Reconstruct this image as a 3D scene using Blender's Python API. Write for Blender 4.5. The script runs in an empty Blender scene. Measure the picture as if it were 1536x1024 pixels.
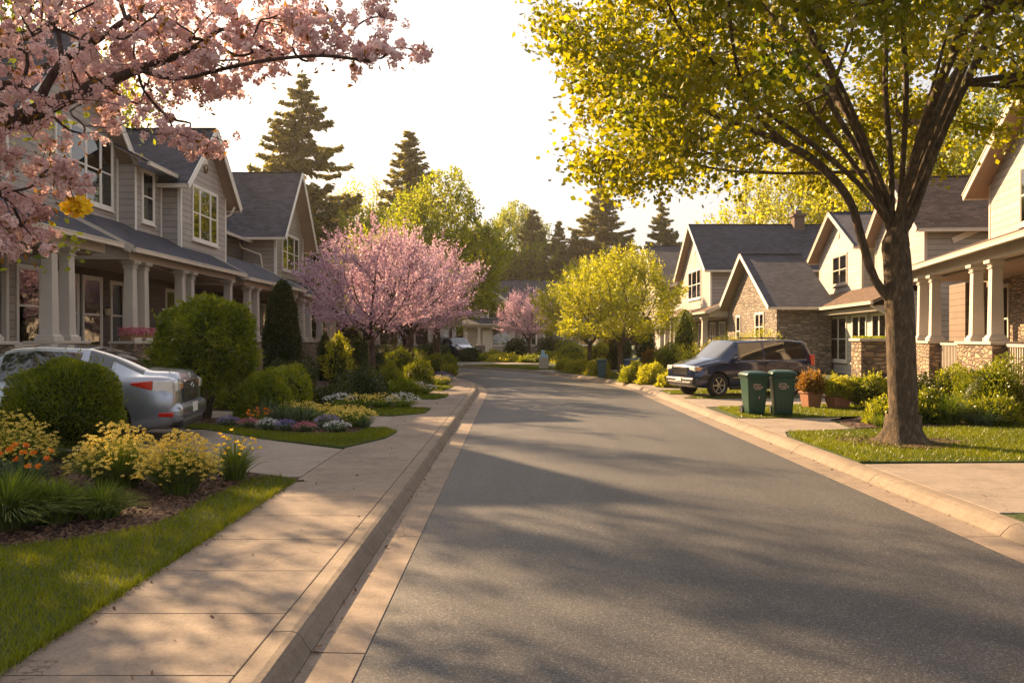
import bpy, bmesh, math, random
import numpy as np
from mathutils import Vector, Matrix
R = math.radians
sc = bpy.context.scene
COL = sc.collection

# ------------------------------------------------------------------ camera, sky, sun, exposure
SUN_AZ = 43.0      # degrees left of straight ahead
SUN_EL = 27.5
cam_d = bpy.data.cameras.new('camera'); cam = bpy.data.objects.new('camera', cam_d); COL.objects.link(cam)
cam.location = (0, 0, 1.7); cam.rotation_euler = (R(90) - 0.004, 0, 0.0016)
cam_d.sensor_width = 36.0; cam_d.lens = 36.0 * 1250 / 1536; cam_d.clip_end = 3000
sc.camera = cam
w = bpy.data.worlds.new('World'); sc.world = w; w.use_nodes = True
nt = w.node_tree; bg = nt.nodes['Background']
sky = nt.nodes.new('ShaderNodeTexSky'); sky.sky_type = 'NISHITA'; sky.sun_disc = False
sky.sun_elevation = R(SUN_EL); sky.sun_rotation = R(-SUN_AZ)
sky.air_density = 1.0; sky.dust_density = 5.0; sky.ozone_density = 0.6
mx = nt.nodes.new('ShaderNodeMix'); mx.data_type = 'RGBA'; mx.blend_type = 'MULTIPLY'; mx.inputs[0].default_value = 1.0
mx.inputs[7].default_value = (1.0, 0.95, 0.90, 1)      # the warm cast of the evening air
nt.links.new(sky.outputs[0], mx.inputs[6])
hz = nt.nodes.new('ShaderNodeMix'); hz.data_type = 'RGBA'; hz.inputs[0].default_value = 0.5      # thin high cloud: a bright milky veil over the sky
hz.inputs[7].default_value = (6.9, 6.75, 6.9, 1)
nt.links.new(mx.outputs[2], hz.inputs[6]); nt.links.new(hz.outputs[2], bg.inputs[0])
bg.inputs[1].default_value = 0.05
sd = bpy.data.lights.new('sun', 'SUN'); sun = bpy.data.objects.new('sun', sd); COL.objects.link(sun)
sd.energy = 5.0; sd.angle = R(0.6); sd.color = (1.0, 0.67, 0.36)
az, el = R(SUN_AZ), R(SUN_EL)
to_sun = Vector((-math.sin(az) * math.cos(el), math.cos(az) * math.cos(el), math.sin(el)))
sun.rotation_euler = to_sun.to_track_quat('Z', 'Y').to_euler()
sc.view_settings.view_transform = 'Standard'; sc.view_settings.look = 'None'
sc.view_settings.exposure = 1.8; sc.view_settings.gamma = 1.0
sc.cycles.max_bounces = 8; sc.cycles.diffuse_bounces = 3; sc.cycles.glossy_bounces = 3
sc.cycles.transmission_bounces = 4; sc.cycles.transparent_max_bounces = 8; sc.cycles.sample_clamp_indirect = 6

rng = np.random.default_rng(7)
random.seed(7)
G = 0.12      # height of pavements and yards above the road

# ------------------------------------------------------------------ materials
MATS = {}
def new_mat(name):
    m = bpy.data.materials.new(name); m.use_nodes = True; MATS[name] = m
    return m, m.node_tree, m.node_tree.nodes['Principled BSDF']
def nd(t, typ, **kw):
    n = t.nodes.new(typ)
    for k, v in kw.items(): setattr(n, k, v)
    return n
def ramp(t, fac, stops):
    r = nd(t, 'ShaderNodeValToRGB'); e = r.color_ramp.elements
    while len(e) < len(stops): e.new(0.5)
    for i, (p, c) in enumerate(stops):
        e[i].position = p; e[i].color = (*c, 1) if len(c) == 3 else c
    t.links.new(fac, r.inputs[0]); return r
def coords(t, kind='Object', scale=(1, 1, 1)):
    tc = nd(t, 'ShaderNodeTexCoord'); mp = nd(t, 'ShaderNodeMapping'); mp.inputs['Scale'].default_value = scale
    t.links.new(tc.outputs[kind], mp.inputs[0]); return mp.outputs[0]
def noise(t, vec, scale, detail=4, rough=0.6):
    n = nd(t, 'ShaderNodeTexNoise'); n.inputs['Scale'].default_value = scale; n.inputs['Detail'].default_value = detail
    n.inputs['Roughness'].default_value = rough; t.links.new(vec, n.inputs[0]); return n.outputs['Fac']
def bump(t, h, b, strength=0.5, dist=0.02, prev=None):
    n = nd(t, 'ShaderNodeBump'); n.inputs['Strength'].default_value = strength; n.inputs['Distance'].default_value = dist
    t.links.new(h, n.inputs['Height'])
    if prev is not None: t.links.new(prev, n.inputs['Normal'])
    if b is not None: t.links.new(n.outputs[0], b.inputs['Normal'])
    return n.outputs[0]
def mixc(t, fac, a, b, mode='MIX'):
    m = nd(t, 'ShaderNodeMix', data_type='RGBA', blend_type=mode)
    for s, v in ((0, fac), (6, a), (7, b)):
        if isinstance(v, (int, float)): m.inputs[s].default_value = v
        elif isinstance(v, tuple): m.inputs[s].default_value = (*v, 1)
        else: t.links.new(v, m.inputs[s])
    return m.outputs[2]
def mth(t, op, a, b=None, c=None):
    m = nd(t, 'ShaderNodeMath', operation=op)
    for s, v in ((0, a), (1, b), (2, c)):
        if v is None: continue
        if isinstance(v, (int, float)): m.inputs[s].default_value = v
        else: t.links.new(v, m.inputs[s])
    return m.outputs[0]
def sc_(c, k): return tuple(min(1, x * k) for x in c)

def plain(name, c, rough=0.7, var=0.12, scale=2.5, bs=60, bstr=0.15, metallic=0.0, spec=0.5, coat=0.0, dist=0.004):
    m, t, b = new_mat(name)
    v = coords(t); n = noise(t, v, scale, 5, 0.65)
    r = ramp(t, n, [(0.3, sc_(c, 1 - var)), (0.7, sc_(c, 1 + var))])
    t.links.new(r.outputs[0], b.inputs['Base Color'])
    b.inputs['Roughness'].default_value = rough; b.inputs['Metallic'].default_value = metallic
    b.inputs['Specular IOR Level'].default_value = spec; b.inputs['Coat Weight'].default_value = coat
    b.inputs['Coat Roughness'].default_value = 0.04
    if bstr > 0: bump(t, noise(t, v, bs, 3), b, bstr, dist)
    return m

def siding(name, c, pitch=0.2):
    m, t, b = new_mat(name)
    uv = coords(t, 'UV'); sep = nd(t, 'ShaderNodeSeparateXYZ'); t.links.new(uv, sep.inputs[0])
    fr = mth(t, 'FRACT', mth(t, 'DIVIDE', sep.outputs[1], pitch))
    row = mth(t, 'FLOOR', mth(t, 'DIVIDE', sep.outputs[1], pitch))
    wn = nd(t, 'ShaderNodeTexWhiteNoise', noise_dimensions='2D')
    cb = nd(t, 'ShaderNodeCombineXYZ')
    bx = mth(t, 'FLOOR', mth(t, 'DIVIDE', mth(t, 'ADD', sep.outputs[0], mth(t, 'MULTIPLY', row, 1.37)), 3.1))
    t.links.new(row, cb.inputs[0]); t.links.new(bx, cb.inputs[1]); t.links.new(cb.outputs[0], wn.inputs[0])
    v = coords(t); n = noise(t, v, 1.3, 5, 0.7)
    c1 = ramp(t, wn.outputs['Value'], [(0, sc_(c, 0.9)), (1, sc_(c, 1.08))]).outputs[0]
    c2 = mixc(t, 1.0, c1, ramp(t, n, [(0.25, (0.8, 0.78, 0.76)), (0.6, (1, 1, 1))]).outputs[0], 'MULTIPLY')
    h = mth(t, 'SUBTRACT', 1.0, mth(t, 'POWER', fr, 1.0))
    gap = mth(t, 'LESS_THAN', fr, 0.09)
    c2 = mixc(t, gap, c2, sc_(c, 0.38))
    t.links.new(c2, b.inputs['Base Color']); b.inputs['Roughness'].default_value = 0.62
    h2 = mth(t, 'SUBTRACT', h, mth(t, 'MULTIPLY', gap, 1.6))
    p = bump(t, h2, None, 1.0, 0.018)
    grain = noise(t, coords(t, 'UV', (3, 60, 1)), 1.5, 3)
    bump(t, grain, b, 0.25, 0.004, p)
    return m

def shingles(name, c):
    m, t, b = new_mat(name)
    uv = coords(t, 'UV')
    br = nd(t, 'ShaderNodeTexBrick'); br.offset = 0.5; br.squash = 1.0
    br.inputs['Color1'].default_value = (*sc_(c, 0.72), 1); br.inputs['Color2'].default_value = (*sc_(c, 1.35), 1)
    br.inputs['Mortar'].default_value = (*sc_(c, 0.45), 1); br.inputs['Scale'].default_value = 1.0
    br.inputs['Mortar Size'].default_value = 0.008; br.inputs['Brick Width'].default_value = 0.27; br.inputs['Row Height'].default_value = 0.135
    t.links.new(uv, br.inputs[0])
    sep = nd(t, 'ShaderNodeSeparateXYZ'); t.links.new(uv, sep.inputs[0])
    fr = mth(t, 'FRACT', mth(t, 'DIVIDE', sep.outputs[1], 0.135))
    n = noise(t, coords(t), 0.9, 5, 0.7)
    c2 = mixc(t, 1.0, br.outputs[0], ramp(t, n, [(0.3, (0.72, 0.7, 0.7)), (0.7, (1.15, 1.1, 1.05))]).outputs[0], 'MULTIPLY')
    t.links.new(c2, b.inputs['Base Color']); b.inputs['Roughness'].default_value = 0.9
    b.inputs['Specular IOR Level'].default_value = 0.25
    p = bump(t, mth(t, 'SUBTRACT', 1.0, fr), None, 1.0, 0.02)
    bump(t, noise(t, coords(t), 90, 2), b, 0.5, 0.006, p)
    return m

def stone(name, cols, sx=2.6, sy=7.5):
    m, t, b = new_mat(name)
    uv = coords(t, 'UV', (sx, sy, 1))
    nz = nd(t, 'ShaderNodeTexNoise'); nz.inputs['Scale'].default_value = 1.2; t.links.new(uv, nz.inputs[0])
    ad = nd(t, 'ShaderNodeVectorMath', operation='ADD'); sb = nd(t, 'ShaderNodeVectorMath', operation='SCALE')
    sb.inputs['Scale'].default_value = 0.5
    t.links.new(nz.outputs['Color'], sb.inputs[0]); t.links.new(uv, ad.inputs[0]); t.links.new(sb.outputs[0], ad.inputs[1])
    vo = nd(t, 'ShaderNodeTexVoronoi', feature='F1', voronoi_dimensions='2D', distance='CHEBYCHEV'); vo.inputs['Scale'].default_value = 1
    ve = nd(t, 'ShaderNodeTexVoronoi', feature='DISTANCE_TO_EDGE', voronoi_dimensions='2D'); ve.inputs['Scale'].default_value = 1
    vo2 = nd(t, 'ShaderNodeTexVoronoi', feature='F1', voronoi_dimensions='2D'); vo2.inputs['Scale'].default_value = 1
    for x in (vo, ve, vo2): t.links.new(ad.outputs[0], x.inputs[0])
    sp = nd(t, 'ShaderNodeSeparateXYZ'); t.links.new(vo2.outputs['Color'], sp.inputs[0])
    k = len(cols)
    base = ramp(t, sp.outputs[0], [(i / (k - 1), c) for i, c in enumerate(cols)]).outputs[0]
    fine = ramp(t, noise(t, coords(t), 9, 6, 0.7), [(0.25, (0.65, 0.62, 0.6)), (0.75, (1.25, 1.2, 1.15))]).outputs[0]
    c1 = mixc(t, 1.0, base, fine, 'MULTIPLY')
    edge = ramp(t, ve.outputs['Distance'], [(0.03, (0, 0, 0)), (0.10, (1, 1, 1))]).outputs[0]
    c2 = mixc(t, edge, (0.16, 0.135, 0.11), c1)
    t.links.new(c2, b.inputs['Base Color']); b.inputs['Roughness'].default_value = 0.9
    hh = mth(t, 'ADD', mth(t, 'MINIMUM', mth(t, 'MULTIPLY', ve.outputs['Distance'], 5.0), 1.0), mth(t, 'MULTIPLY', sp.outputs[1], 0.6))
    p = bump(t, hh, None, 1.0, 0.045)
    bump(t, noise(t, coords(t), 22, 5, 0.7), b, 0.6, 0.02, p)
    return m

def foliage(name, dark, light, trans=0.45, tr_col=None, rough=0.55, gloss=0.12):
    m, t, b = new_mat(name)
    t.nodes.remove(b); out = t.nodes['Material Output']
    at = nd(t, 'ShaderNodeAttribute', attribute_name='var')
    oi = nd(t, 'ShaderNodeObjectInfo')
    f = mth(t, 'ADD', at.outputs['Fac'], mth(t, 'MULTIPLY', mth(t, 'SUBTRACT', oi.outputs['Random'], 0.5), 0.25))
    c = ramp(t, f, [(0.0, dark), (1.0, light)]).outputs[0]
    tc = mixc(t, 1.0, c, tr_col or (1.5, 1.35, 0.7), 'MULTIPLY')
    df = nd(t, 'ShaderNodeBsdfDiffuse'); tl = nd(t, 'ShaderNodeBsdfTranslucent'); gl = nd(t, 'ShaderNodeBsdfGlossy')
    gl.inputs['Roughness'].default_value = rough; gl.inputs['Color'].default_value = (1, 1, 1, 1)
    t.links.new(c, df.inputs[0]); t.links.new(tc, tl.inputs[0])
    m1 = nd(t, 'ShaderNodeMixShader'); m1.inputs[0].default_value = trans
    t.links.new(df.outputs[0], m1.inputs[1]); t.links.new(tl.outputs[0], m1.inputs[2])
    fz = nd(t, 'ShaderNodeLayerWeight'); fz.inputs[0].default_value = 0.2
    m2 = nd(t, 'ShaderNodeMixShader'); t.links.new(mth(t, 'MULTIPLY', fz.outputs['Fresnel'], gloss), m2.inputs[0])
    t.links.new(m1.outputs[0], m2.inputs[1]); t.links.new(gl.outputs[0], m2.inputs[2])
    t.links.new(m2.outputs[0], out.inputs[0])
    return m

def make_materials():
    # asphalt
    m, t, b = new_mat('asphalt'); v = coords(t)
    big = noise(t, v, 0.35, 5, 0.6); fine = noise(t, v, 120, 3, 0.8)
    vo = nd(t, 'ShaderNodeTexVoronoi'); vo.inputs['Scale'].default_value = 140; t.links.new(v, vo.inputs[0])
    sp = nd(t, 'ShaderNodeSeparateXYZ'); t.links.new(vo.outputs['Color'], sp.inputs[0])
    agg = ramp(t, sp.outputs[0], [(0.0, (0.024, 0.024, 0.027)), (0.55, (0.053, 0.053, 0.058)), (0.88, (0.092, 0.091, 0.095)), (1.0, (0.19, 0.185, 0.185))]).outputs[0]
    c = mixc(t, 1.0, agg, ramp(t, big, [(0.3, (0.82, 0.82, 0.84)), (0.7, (1.2, 1.17, 1.12))]).outputs[0], 'MULTIPLY')
    c = mixc(t, 1.0, c, ramp(t, fine, [(0.3, (0.6, 0.6, 0.6)), (0.7, (1.4, 1.4, 1.4))]).outputs[0], 'MULTIPLY')
    lanes = noise(t, coords(t, 'Object', (1.6, .10, 1)), 1.0, 4, .6)
    c = mixc(t, 1.0, c, ramp(t, lanes, [(0.3, (0.80, 0.80, 0.82)), (0.7, (1.18, 1.17, 1.15))]).outputs[0], 'MULTIPLY')
    t.links.new(c, b.inputs['Base Color']); b.inputs['Roughness'].default_value = 0.62; b.inputs['Specular IOR Level'].default_value = 0.5
    p = bump(t, sp.outputs[1], None, 0.7, 0.006); bump(t, fine, b, 0.6, 0.006, p)
    # concrete
    for nm, base in (('concrete', (0.225, 0.180, 0.145)), ('kerb_concrete', (0.205, 0.165, 0.13)), ('drive_concrete', (0.25, 0.21, 0.178))):
        m, t, b = new_mat(nm); v = coords(t)
        n1 = noise(t, v, 1.1, 7, 0.72); n2 = noise(t, v, 55, 4, 0.7); n3 = noise(t, v, 6, 6, 0.75)
        c = ramp(t, n1, [(0.28, sc_(base, 0.68)), (0.5, base), (0.72, sc_(base, 1.15))]).outputs[0]
        c = mixc(t, 1.0, c, ramp(t, n3, [(0.3, (0.8, 0.78, 0.76)), (0.55, (1, 1, 1)), (0.8, (1.1, 1.1, 1.1))]).outputs[0], 'MULTIPLY')
        c = mixc(t, 1.0, c, ramp(t, n2, [(0.25, (0.6, 0.58, 0.56)), (0.45, (1, 1, 1)), (0.75, (1.22, 1.2, 1.18))]).outputs[0], 'MULTIPLY')
        vc = nd(t, 'ShaderNodeTexVoronoi', feature='DISTANCE_TO_EDGE'); vc.inputs['Scale'].default_value = 0.42; vc.inputs['Randomness'].default_value = 1.0
        wv = nd(t, 'ShaderNodeVectorMath', operation='ADD'); nw = nd(t, 'ShaderNodeTexNoise'); nw.inputs['Scale'].default_value = 2.2; nw.inputs['Detail'].default_value = 6
        t.links.new(v, nw.inputs[0]); t.links.new(v, wv.inputs[0]); t.links.new(nw.outputs['Color'], wv.inputs[1]); t.links.new(wv.outputs[0], vc.inputs[0])
        crack = ramp(t, vc.outputs['Distance'], [(0.0, (0.45, 0.42, 0.4)), (0.0035, (1, 1, 1))]).outputs[0]
        c = mixc(t, 1.0, c, crack, 'MULTIPLY')
        t.links.new(c, b.inputs['Base Color']); b.inputs['Roughness'].default_value = 0.82
        b.inputs['Specular IOR Level'].default_value = 0.35
        p = bump(t, n3, None, 0.3, 0.01); bump(t, n2, b, 0.5, 0.004, p)
    # mulch
    m, t, b = new_mat('mulch'); v = coords(t)
    vo = nd(t, 'ShaderNodeTexVoronoi'); vo.inputs['Scale'].default_value = 34; t.links.new(v, vo.inputs[0])
    sp = nd(t, 'ShaderNodeSeparateXYZ'); t.links.new(vo.outputs['Color'], sp.inputs[0])
    c = ramp(t, sp.outputs[0], [(0, (0.018, 0.009, 0.006)), (0.6, (0.06, 0.03, 0.02)), (0.9, (0.13, 0.07, 0.045)), (1, (0.22, 0.14, 0.10))]).outputs[0]
    t.links.new(c, b.inputs['Base Color']); b.inputs['Roughness'].default_value = 0.9
    p = bump(t, sp.outputs[1], None, 1.0, 0.03); bump(t, noise(t, v, 12, 6, 0.7), b, 1.0, 0.05, p)
    # soil under grass
    m, t, b = new_mat('lawn_soil'); v = coords(t)
    c = ramp(t, noise(t, v, 9, 7, 0.7), [(0.3, (0.022, 0.045, 0.008)), (0.7, (0.06, 0.10, 0.014))]).outputs[0]
    t.links.new(c, b.inputs['Base Color']); b.inputs['Roughness'].default_value = 0.9
    bump(t, noise(t, v, 60, 5, 0.8), b, 1.0, 0.03)
    m, t, b = new_mat('far_ground'); v = coords(t)
    c = ramp(t, noise(t, v, 0.4, 7, 0.7), [(0.3, (0.03, 0.05, 0.012)), (0.7, (0.07, 0.09, 0.02))]).outputs[0]
    t.links.new(c, b.inputs['Base Color']); b.inputs['Roughness'].default_value = 0.95
    bump(t, noise(t, v, 5, 5, 0.8), b, 1.0, 0.1)
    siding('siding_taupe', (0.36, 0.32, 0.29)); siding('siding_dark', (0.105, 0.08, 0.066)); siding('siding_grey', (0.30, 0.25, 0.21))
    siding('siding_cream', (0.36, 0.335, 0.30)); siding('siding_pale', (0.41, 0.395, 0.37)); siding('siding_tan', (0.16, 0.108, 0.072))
    shingles('roof_slate', (0.055, 0.058, 0.082)); shingles('roof_brown', (0.13, 0.085, 0.06)); shingles('roof_dark', (0.046, 0.049, 0.068))
    stone('stone_brown', [(0.12, 0.085, 0.06), (0.30, 0.21, 0.14), (0.42, 0.32, 0.22), (0.20, 0.15, 0.12), (0.36, 0.25, 0.15)], 3.3, 9.5)
    stone('stone_grey', [(0.13, 0.11, 0.10), (0.26, 0.22, 0.19), (0.34, 0.29, 0.25), (0.19, 0.165, 0.15), (0.30, 0.24, 0.19)], 2.8, 6.5)
    plain('trim_cream', (0.50, 0.44, 0.37), 0.5, 0.06, 1.5, 40, 0.12); plain('trim_white', (0.72, 0.68, 0.62), 0.45, 0.05, 1.5, 40, 0.1)
    plain('column_paint', (0.52, 0.47, 0.41), 0.5, 0.08, 1.8, 30, 0.12); plain('soffit', (0.27, 0.19, 0.14), 0.7, 0.1, 2, 20, 0.1)
    plain('gutter_paint', (0.62, 0.55, 0.45), 0.35, 0.08, 2.0, 30, 0.05); plain('porch_deck', (0.25, 0.21, 0.17), 0.8, 0.15)
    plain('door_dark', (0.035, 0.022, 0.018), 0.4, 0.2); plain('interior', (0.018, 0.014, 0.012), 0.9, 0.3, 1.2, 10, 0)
    plain('blind', (0.62, 0.58, 0.5), 0.8, 0.05, 3, 10, 0); plain('curtain', (0.30, 0.26, 0.2), 0.9, 0.3, 5, 10, 0)
    plain('brick', (0.13, 0.085, 0.065), 0.9, 0.25, 8, 30, 0.4); plain('metal_grey', (0.3, 0.29, 0.28), 0.4, 0.1, 5, 40, 0.1, metallic=0.8)
    plain('lamp_glass', (0.7, 0.6, 0.4), 0.2, 0.05); plain('iron', (0.04, 0.035, 0.03), 0.5, 0.2)
    plain('terracotta', (0.30, 0.13, 0.07), 0.8, 0.2, 8, 50, 0.25)
    plain('tyre', (0.015, 0.014, 0.014), 0.85, 0.2, 20, 60, 0.2); plain('rim_metal', (0.55, 0.54, 0.53), 0.25, 0.05, 5, 30, 0, metallic=0.9)
    plain('chrome', (0.75, 0.74, 0.72), 0.12, 0.03, 5, 30, 0, metallic=1.0); plain('black_plastic', (0.02, 0.02, 0.02), 0.5, 0.1, 10, 80, 0.1)
    plain('silver_paint', (0.36, 0.39, 0.45), 0.27, 0.03, 2, 10, 0, metallic=0.75, coat=1.0)
    plain('blue_paint', (0.014, 0.028, 0.075), 0.2, 0.06, 2, 10, 0, metallic=0.4, coat=1.0)
    plain('navy_paint', (0.02, 0.045, 0.12), 0.22, 0.05, 2, 10, 0, metallic=0.4, coat=1.0)
    plain('car_glass', (0.012, 0.014, 0.016), 0.04, 0.05, 2, 10, 0, spec=0.9, coat=1.0)
    plain('red_lamp', (0.55, 0.02, 0.012), 0.12, 0.1, 9, 30, 0, coat=1.0); plain('clear_lamp', (0.75, 0.72, 0.68), 0.1, 0.1, 12, 30, 0, coat=1.0)
    plain('amber_lamp', (0.62, 0.33, 0.18), 0.1, 0.1, 12, 30, 0, coat=1.0); plain('plate_white', (0.72, 0.72, 0.70), 0.5, 0.04)
    plain('bin_green', (0.007, 0.048, 0.03), 0.36, 0.15, 5, 120, 0.12); plain('bin_blue', (0.02, 0.07, 0.17), 0.45, 0.12, 5, 120, 0.12)
    plain('bin_teal', (0.02, 0.09, 0.12), 0.45, 0.12, 5, 120, 0.12); plain('bin_mark', (0.62, 0.42, 0.36), 0.6, 0.3, 60, 80, 0)
    plain('pale_blue', (0.30, 0.50, 0.62), 0.5, 0.1, 5); plain('litter', (0.16, 0.085, 0.04), 0.8, 0.6, 40, 60, 0.2)
    plain('chips', (0.14, 0.075, 0.045), 0.9, 0.7, 45, 60, 0.3); plain('wicker', (0.22, 0.13, 0.06), 0.8, 0.3, 30, 50, 0.4)
    # bark
    for nm, c in (('bark', (0.10, 0.068, 0.042)), ('cherry_bark', (0.07, 0.04, 0.033)), ('conifer_bark', (0.07, 0.05, 0.038))):
        m, t, b = new_mat(nm); v = coords(t, 'Object', (7, 7, 2.8)); n = noise(t, v, 2.2, 8, 0.75)
        n2 = noise(t, coords(t), 3.0, 3)
        cc = mixc(t, 1.0, ramp(t, n, [(0.3, sc_(c, 0.3)), (0.5, sc_(c, .9)), (0.72, sc_(c, 2.6))]).outputs[0], ramp(t, n2, [(0.3, (0.8, 0.8, 0.78)), (0.7, (1.15, 1.15, 1.1))]).outputs[0], 'MULTIPLY')
        t.links.new(cc, b.inputs['Base Color']); b.inputs['Roughness'].default_value = 0.9
        bump(t, n, b, 1.0, 0.05)
    # window glass: clear coat of reflection over what is behind
    m, t, b = new_mat('window_glass'); t.nodes.remove(b)
    tr = nd(t, 'ShaderNodeBsdfTransparent'); tr.inputs[0].default_value = (0.82, 0.84, 0.82, 1)
    gl = nd(t, 'ShaderNodeBsdfGlossy'); gl.inputs['Roughness'].default_value = 0.02
    fz = nd(t, 'ShaderNodeFresnel'); fz.inputs[0].default_value = 1.75
    wv = noise(t, coords(t), 1.4, 2); bn = nd(t, 'ShaderNodeBump'); bn.inputs['Strength'].default_value = 0.25; bn.inputs['Distance'].default_value = 0.02
    t.links.new(wv, bn.inputs['Height']); t.links.new(bn.outputs[0], gl.inputs['Normal'])
    ms = nd(t, 'ShaderNodeMixShader'); t.links.new(mth(t, 'ADD', fz.outputs[0], 0.12), ms.inputs[0])
    t.links.new(tr.outputs[0], ms.inputs[1]); t.links.new(gl.outputs[0], ms.inputs[2])
    t.links.new(ms.outputs[0], t.nodes['Material Output'].inputs[0])
    # leaves
    foliage('leaf_maple', (0.055, 0.098, 0.010), (0.27, 0.265, 0.02), 0.56, (2.15, 1.85, 0.4))
    foliage('leaf_gold', (0.17, 0.19, 0.016), (0.44, 0.42, 0.05), 0.55, (1.7, 1.65, 0.5))
    foliage('leaf_lime', (0.07, 0.11, 0.012), (0.28, 0.29, 0.03), 0.55, (1.9, 1.8, 0.5))
    foliage('leaf_bush', (0.03, 0.07, 0.008), (0.24, 0.28, 0.025), 0.42, (1.9, 1.6, 0.5), gloss=0.14, rough=0.4)
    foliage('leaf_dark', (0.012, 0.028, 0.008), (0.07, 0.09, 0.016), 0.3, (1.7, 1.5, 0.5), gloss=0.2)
    foliage('leaf_yew', (0.03, 0.065, 0.008), (0.24, 0.27, 0.022), 0.45, (1.9, 1.7, 0.45))
    foliage('needle', (0.03, 0.045, 0.011), (0.14, 0.14, 0.03), 0.42, (3.0, 2.4, 0.8))
    foliage('blossom', (0.62, 0.38, 0.38), (0.93, 0.78, 0.77), 0.5, (1.0, 0.93, 0.93))
    foliage('blossom_mauve', (0.36, 0.22, 0.29), (0.80, 0.58, 0.66), 0.42, (1.02, 0.95, 1.0))
    foliage('petal_yellow', (0.58, 0.42, 0.05), (0.92, 0.80, 0.25), 0.35, (1.1, 1.0, 0.6))
    foliage('petal_gold', (0.9, 0.55, 0.02), (0.98, 0.78, 0.05), 0.35, (1.1, 1.0, 0.4))
    foliage('petal_orange', (0.75, 0.16, 0.02), (0.9, 0.38, 0.05), 0.35, (1.1, 0.9, 0.5))
    foliage('petal_white', (0.6, 0.58, 0.6), (0.85, 0.84, 0.82), 0.3, (1, 1, 1))
    foliage('petal_violet', (0.20, 0.15, 0.38), (0.45, 0.36, 0.62), 0.3, (1, 1, 1))
    foliage('petal_pink', (0.50, 0.10, 0.16), (0.78, 0.34, 0.38), 0.3, (1, 1, 1))
    foliage('blade', (0.03, 0.07, 0.012), (0.18, 0.23, 0.03), 0.42, (1.7, 1.6, 0.5), gloss=0.18)
    foliage('blade_blue', (0.03, 0.065, 0.035), (0.12, 0.17, 0.08), 0.35, (1.5, 1.5, 0.8), gloss=0.3)
    foliage('grass', (0.045, 0.075, 0.006), (0.19, 0.22, 0.018), 0.42, (1.8, 1.6, 0.4), gloss=0.12)
    foliage('leaf_rust', (0.12, 0.06, 0.015), (0.35, 0.22, 0.05), 0.4, (1.6, 1.3, 0.6))
make_materials()

# ------------------------------------------------------------------ object helpers
def tag(o, label=None, cat=None, group=None, kind=None):
    if label: o['label'] = label
    if cat: o['category'] = cat
    if group: o['group'] = group
    if kind: o['kind'] = kind
    return o
def empty(name, loc=(0, 0, 0), rz=0.0, label=None, cat=None, group=None):
    o = bpy.data.objects.new(name, None); COL.objects.link(o); o.empty_display_size = 0.2
    o.location = loc; o.rotation_euler = (0, 0, rz); return tag(o, label, cat, group)
def link(name, me, m, parent=None):
    if m is not None and not me.materials: me.materials.append(MATS[m] if isinstance(m, str) else m)
    o = bpy.data.objects.new(name, me); COL.objects.link(o)
    if parent is not None: o.parent = parent
    return o
def children(o): return [c for c in COL.objects if c.parent is o]
def copy_tree(o, parent=None, kids=None):
    c = o.copy(); COL.objects.link(c); c.parent = parent
    for ch in (list(o.children)): copy_tree(ch, c)
    return c

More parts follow.
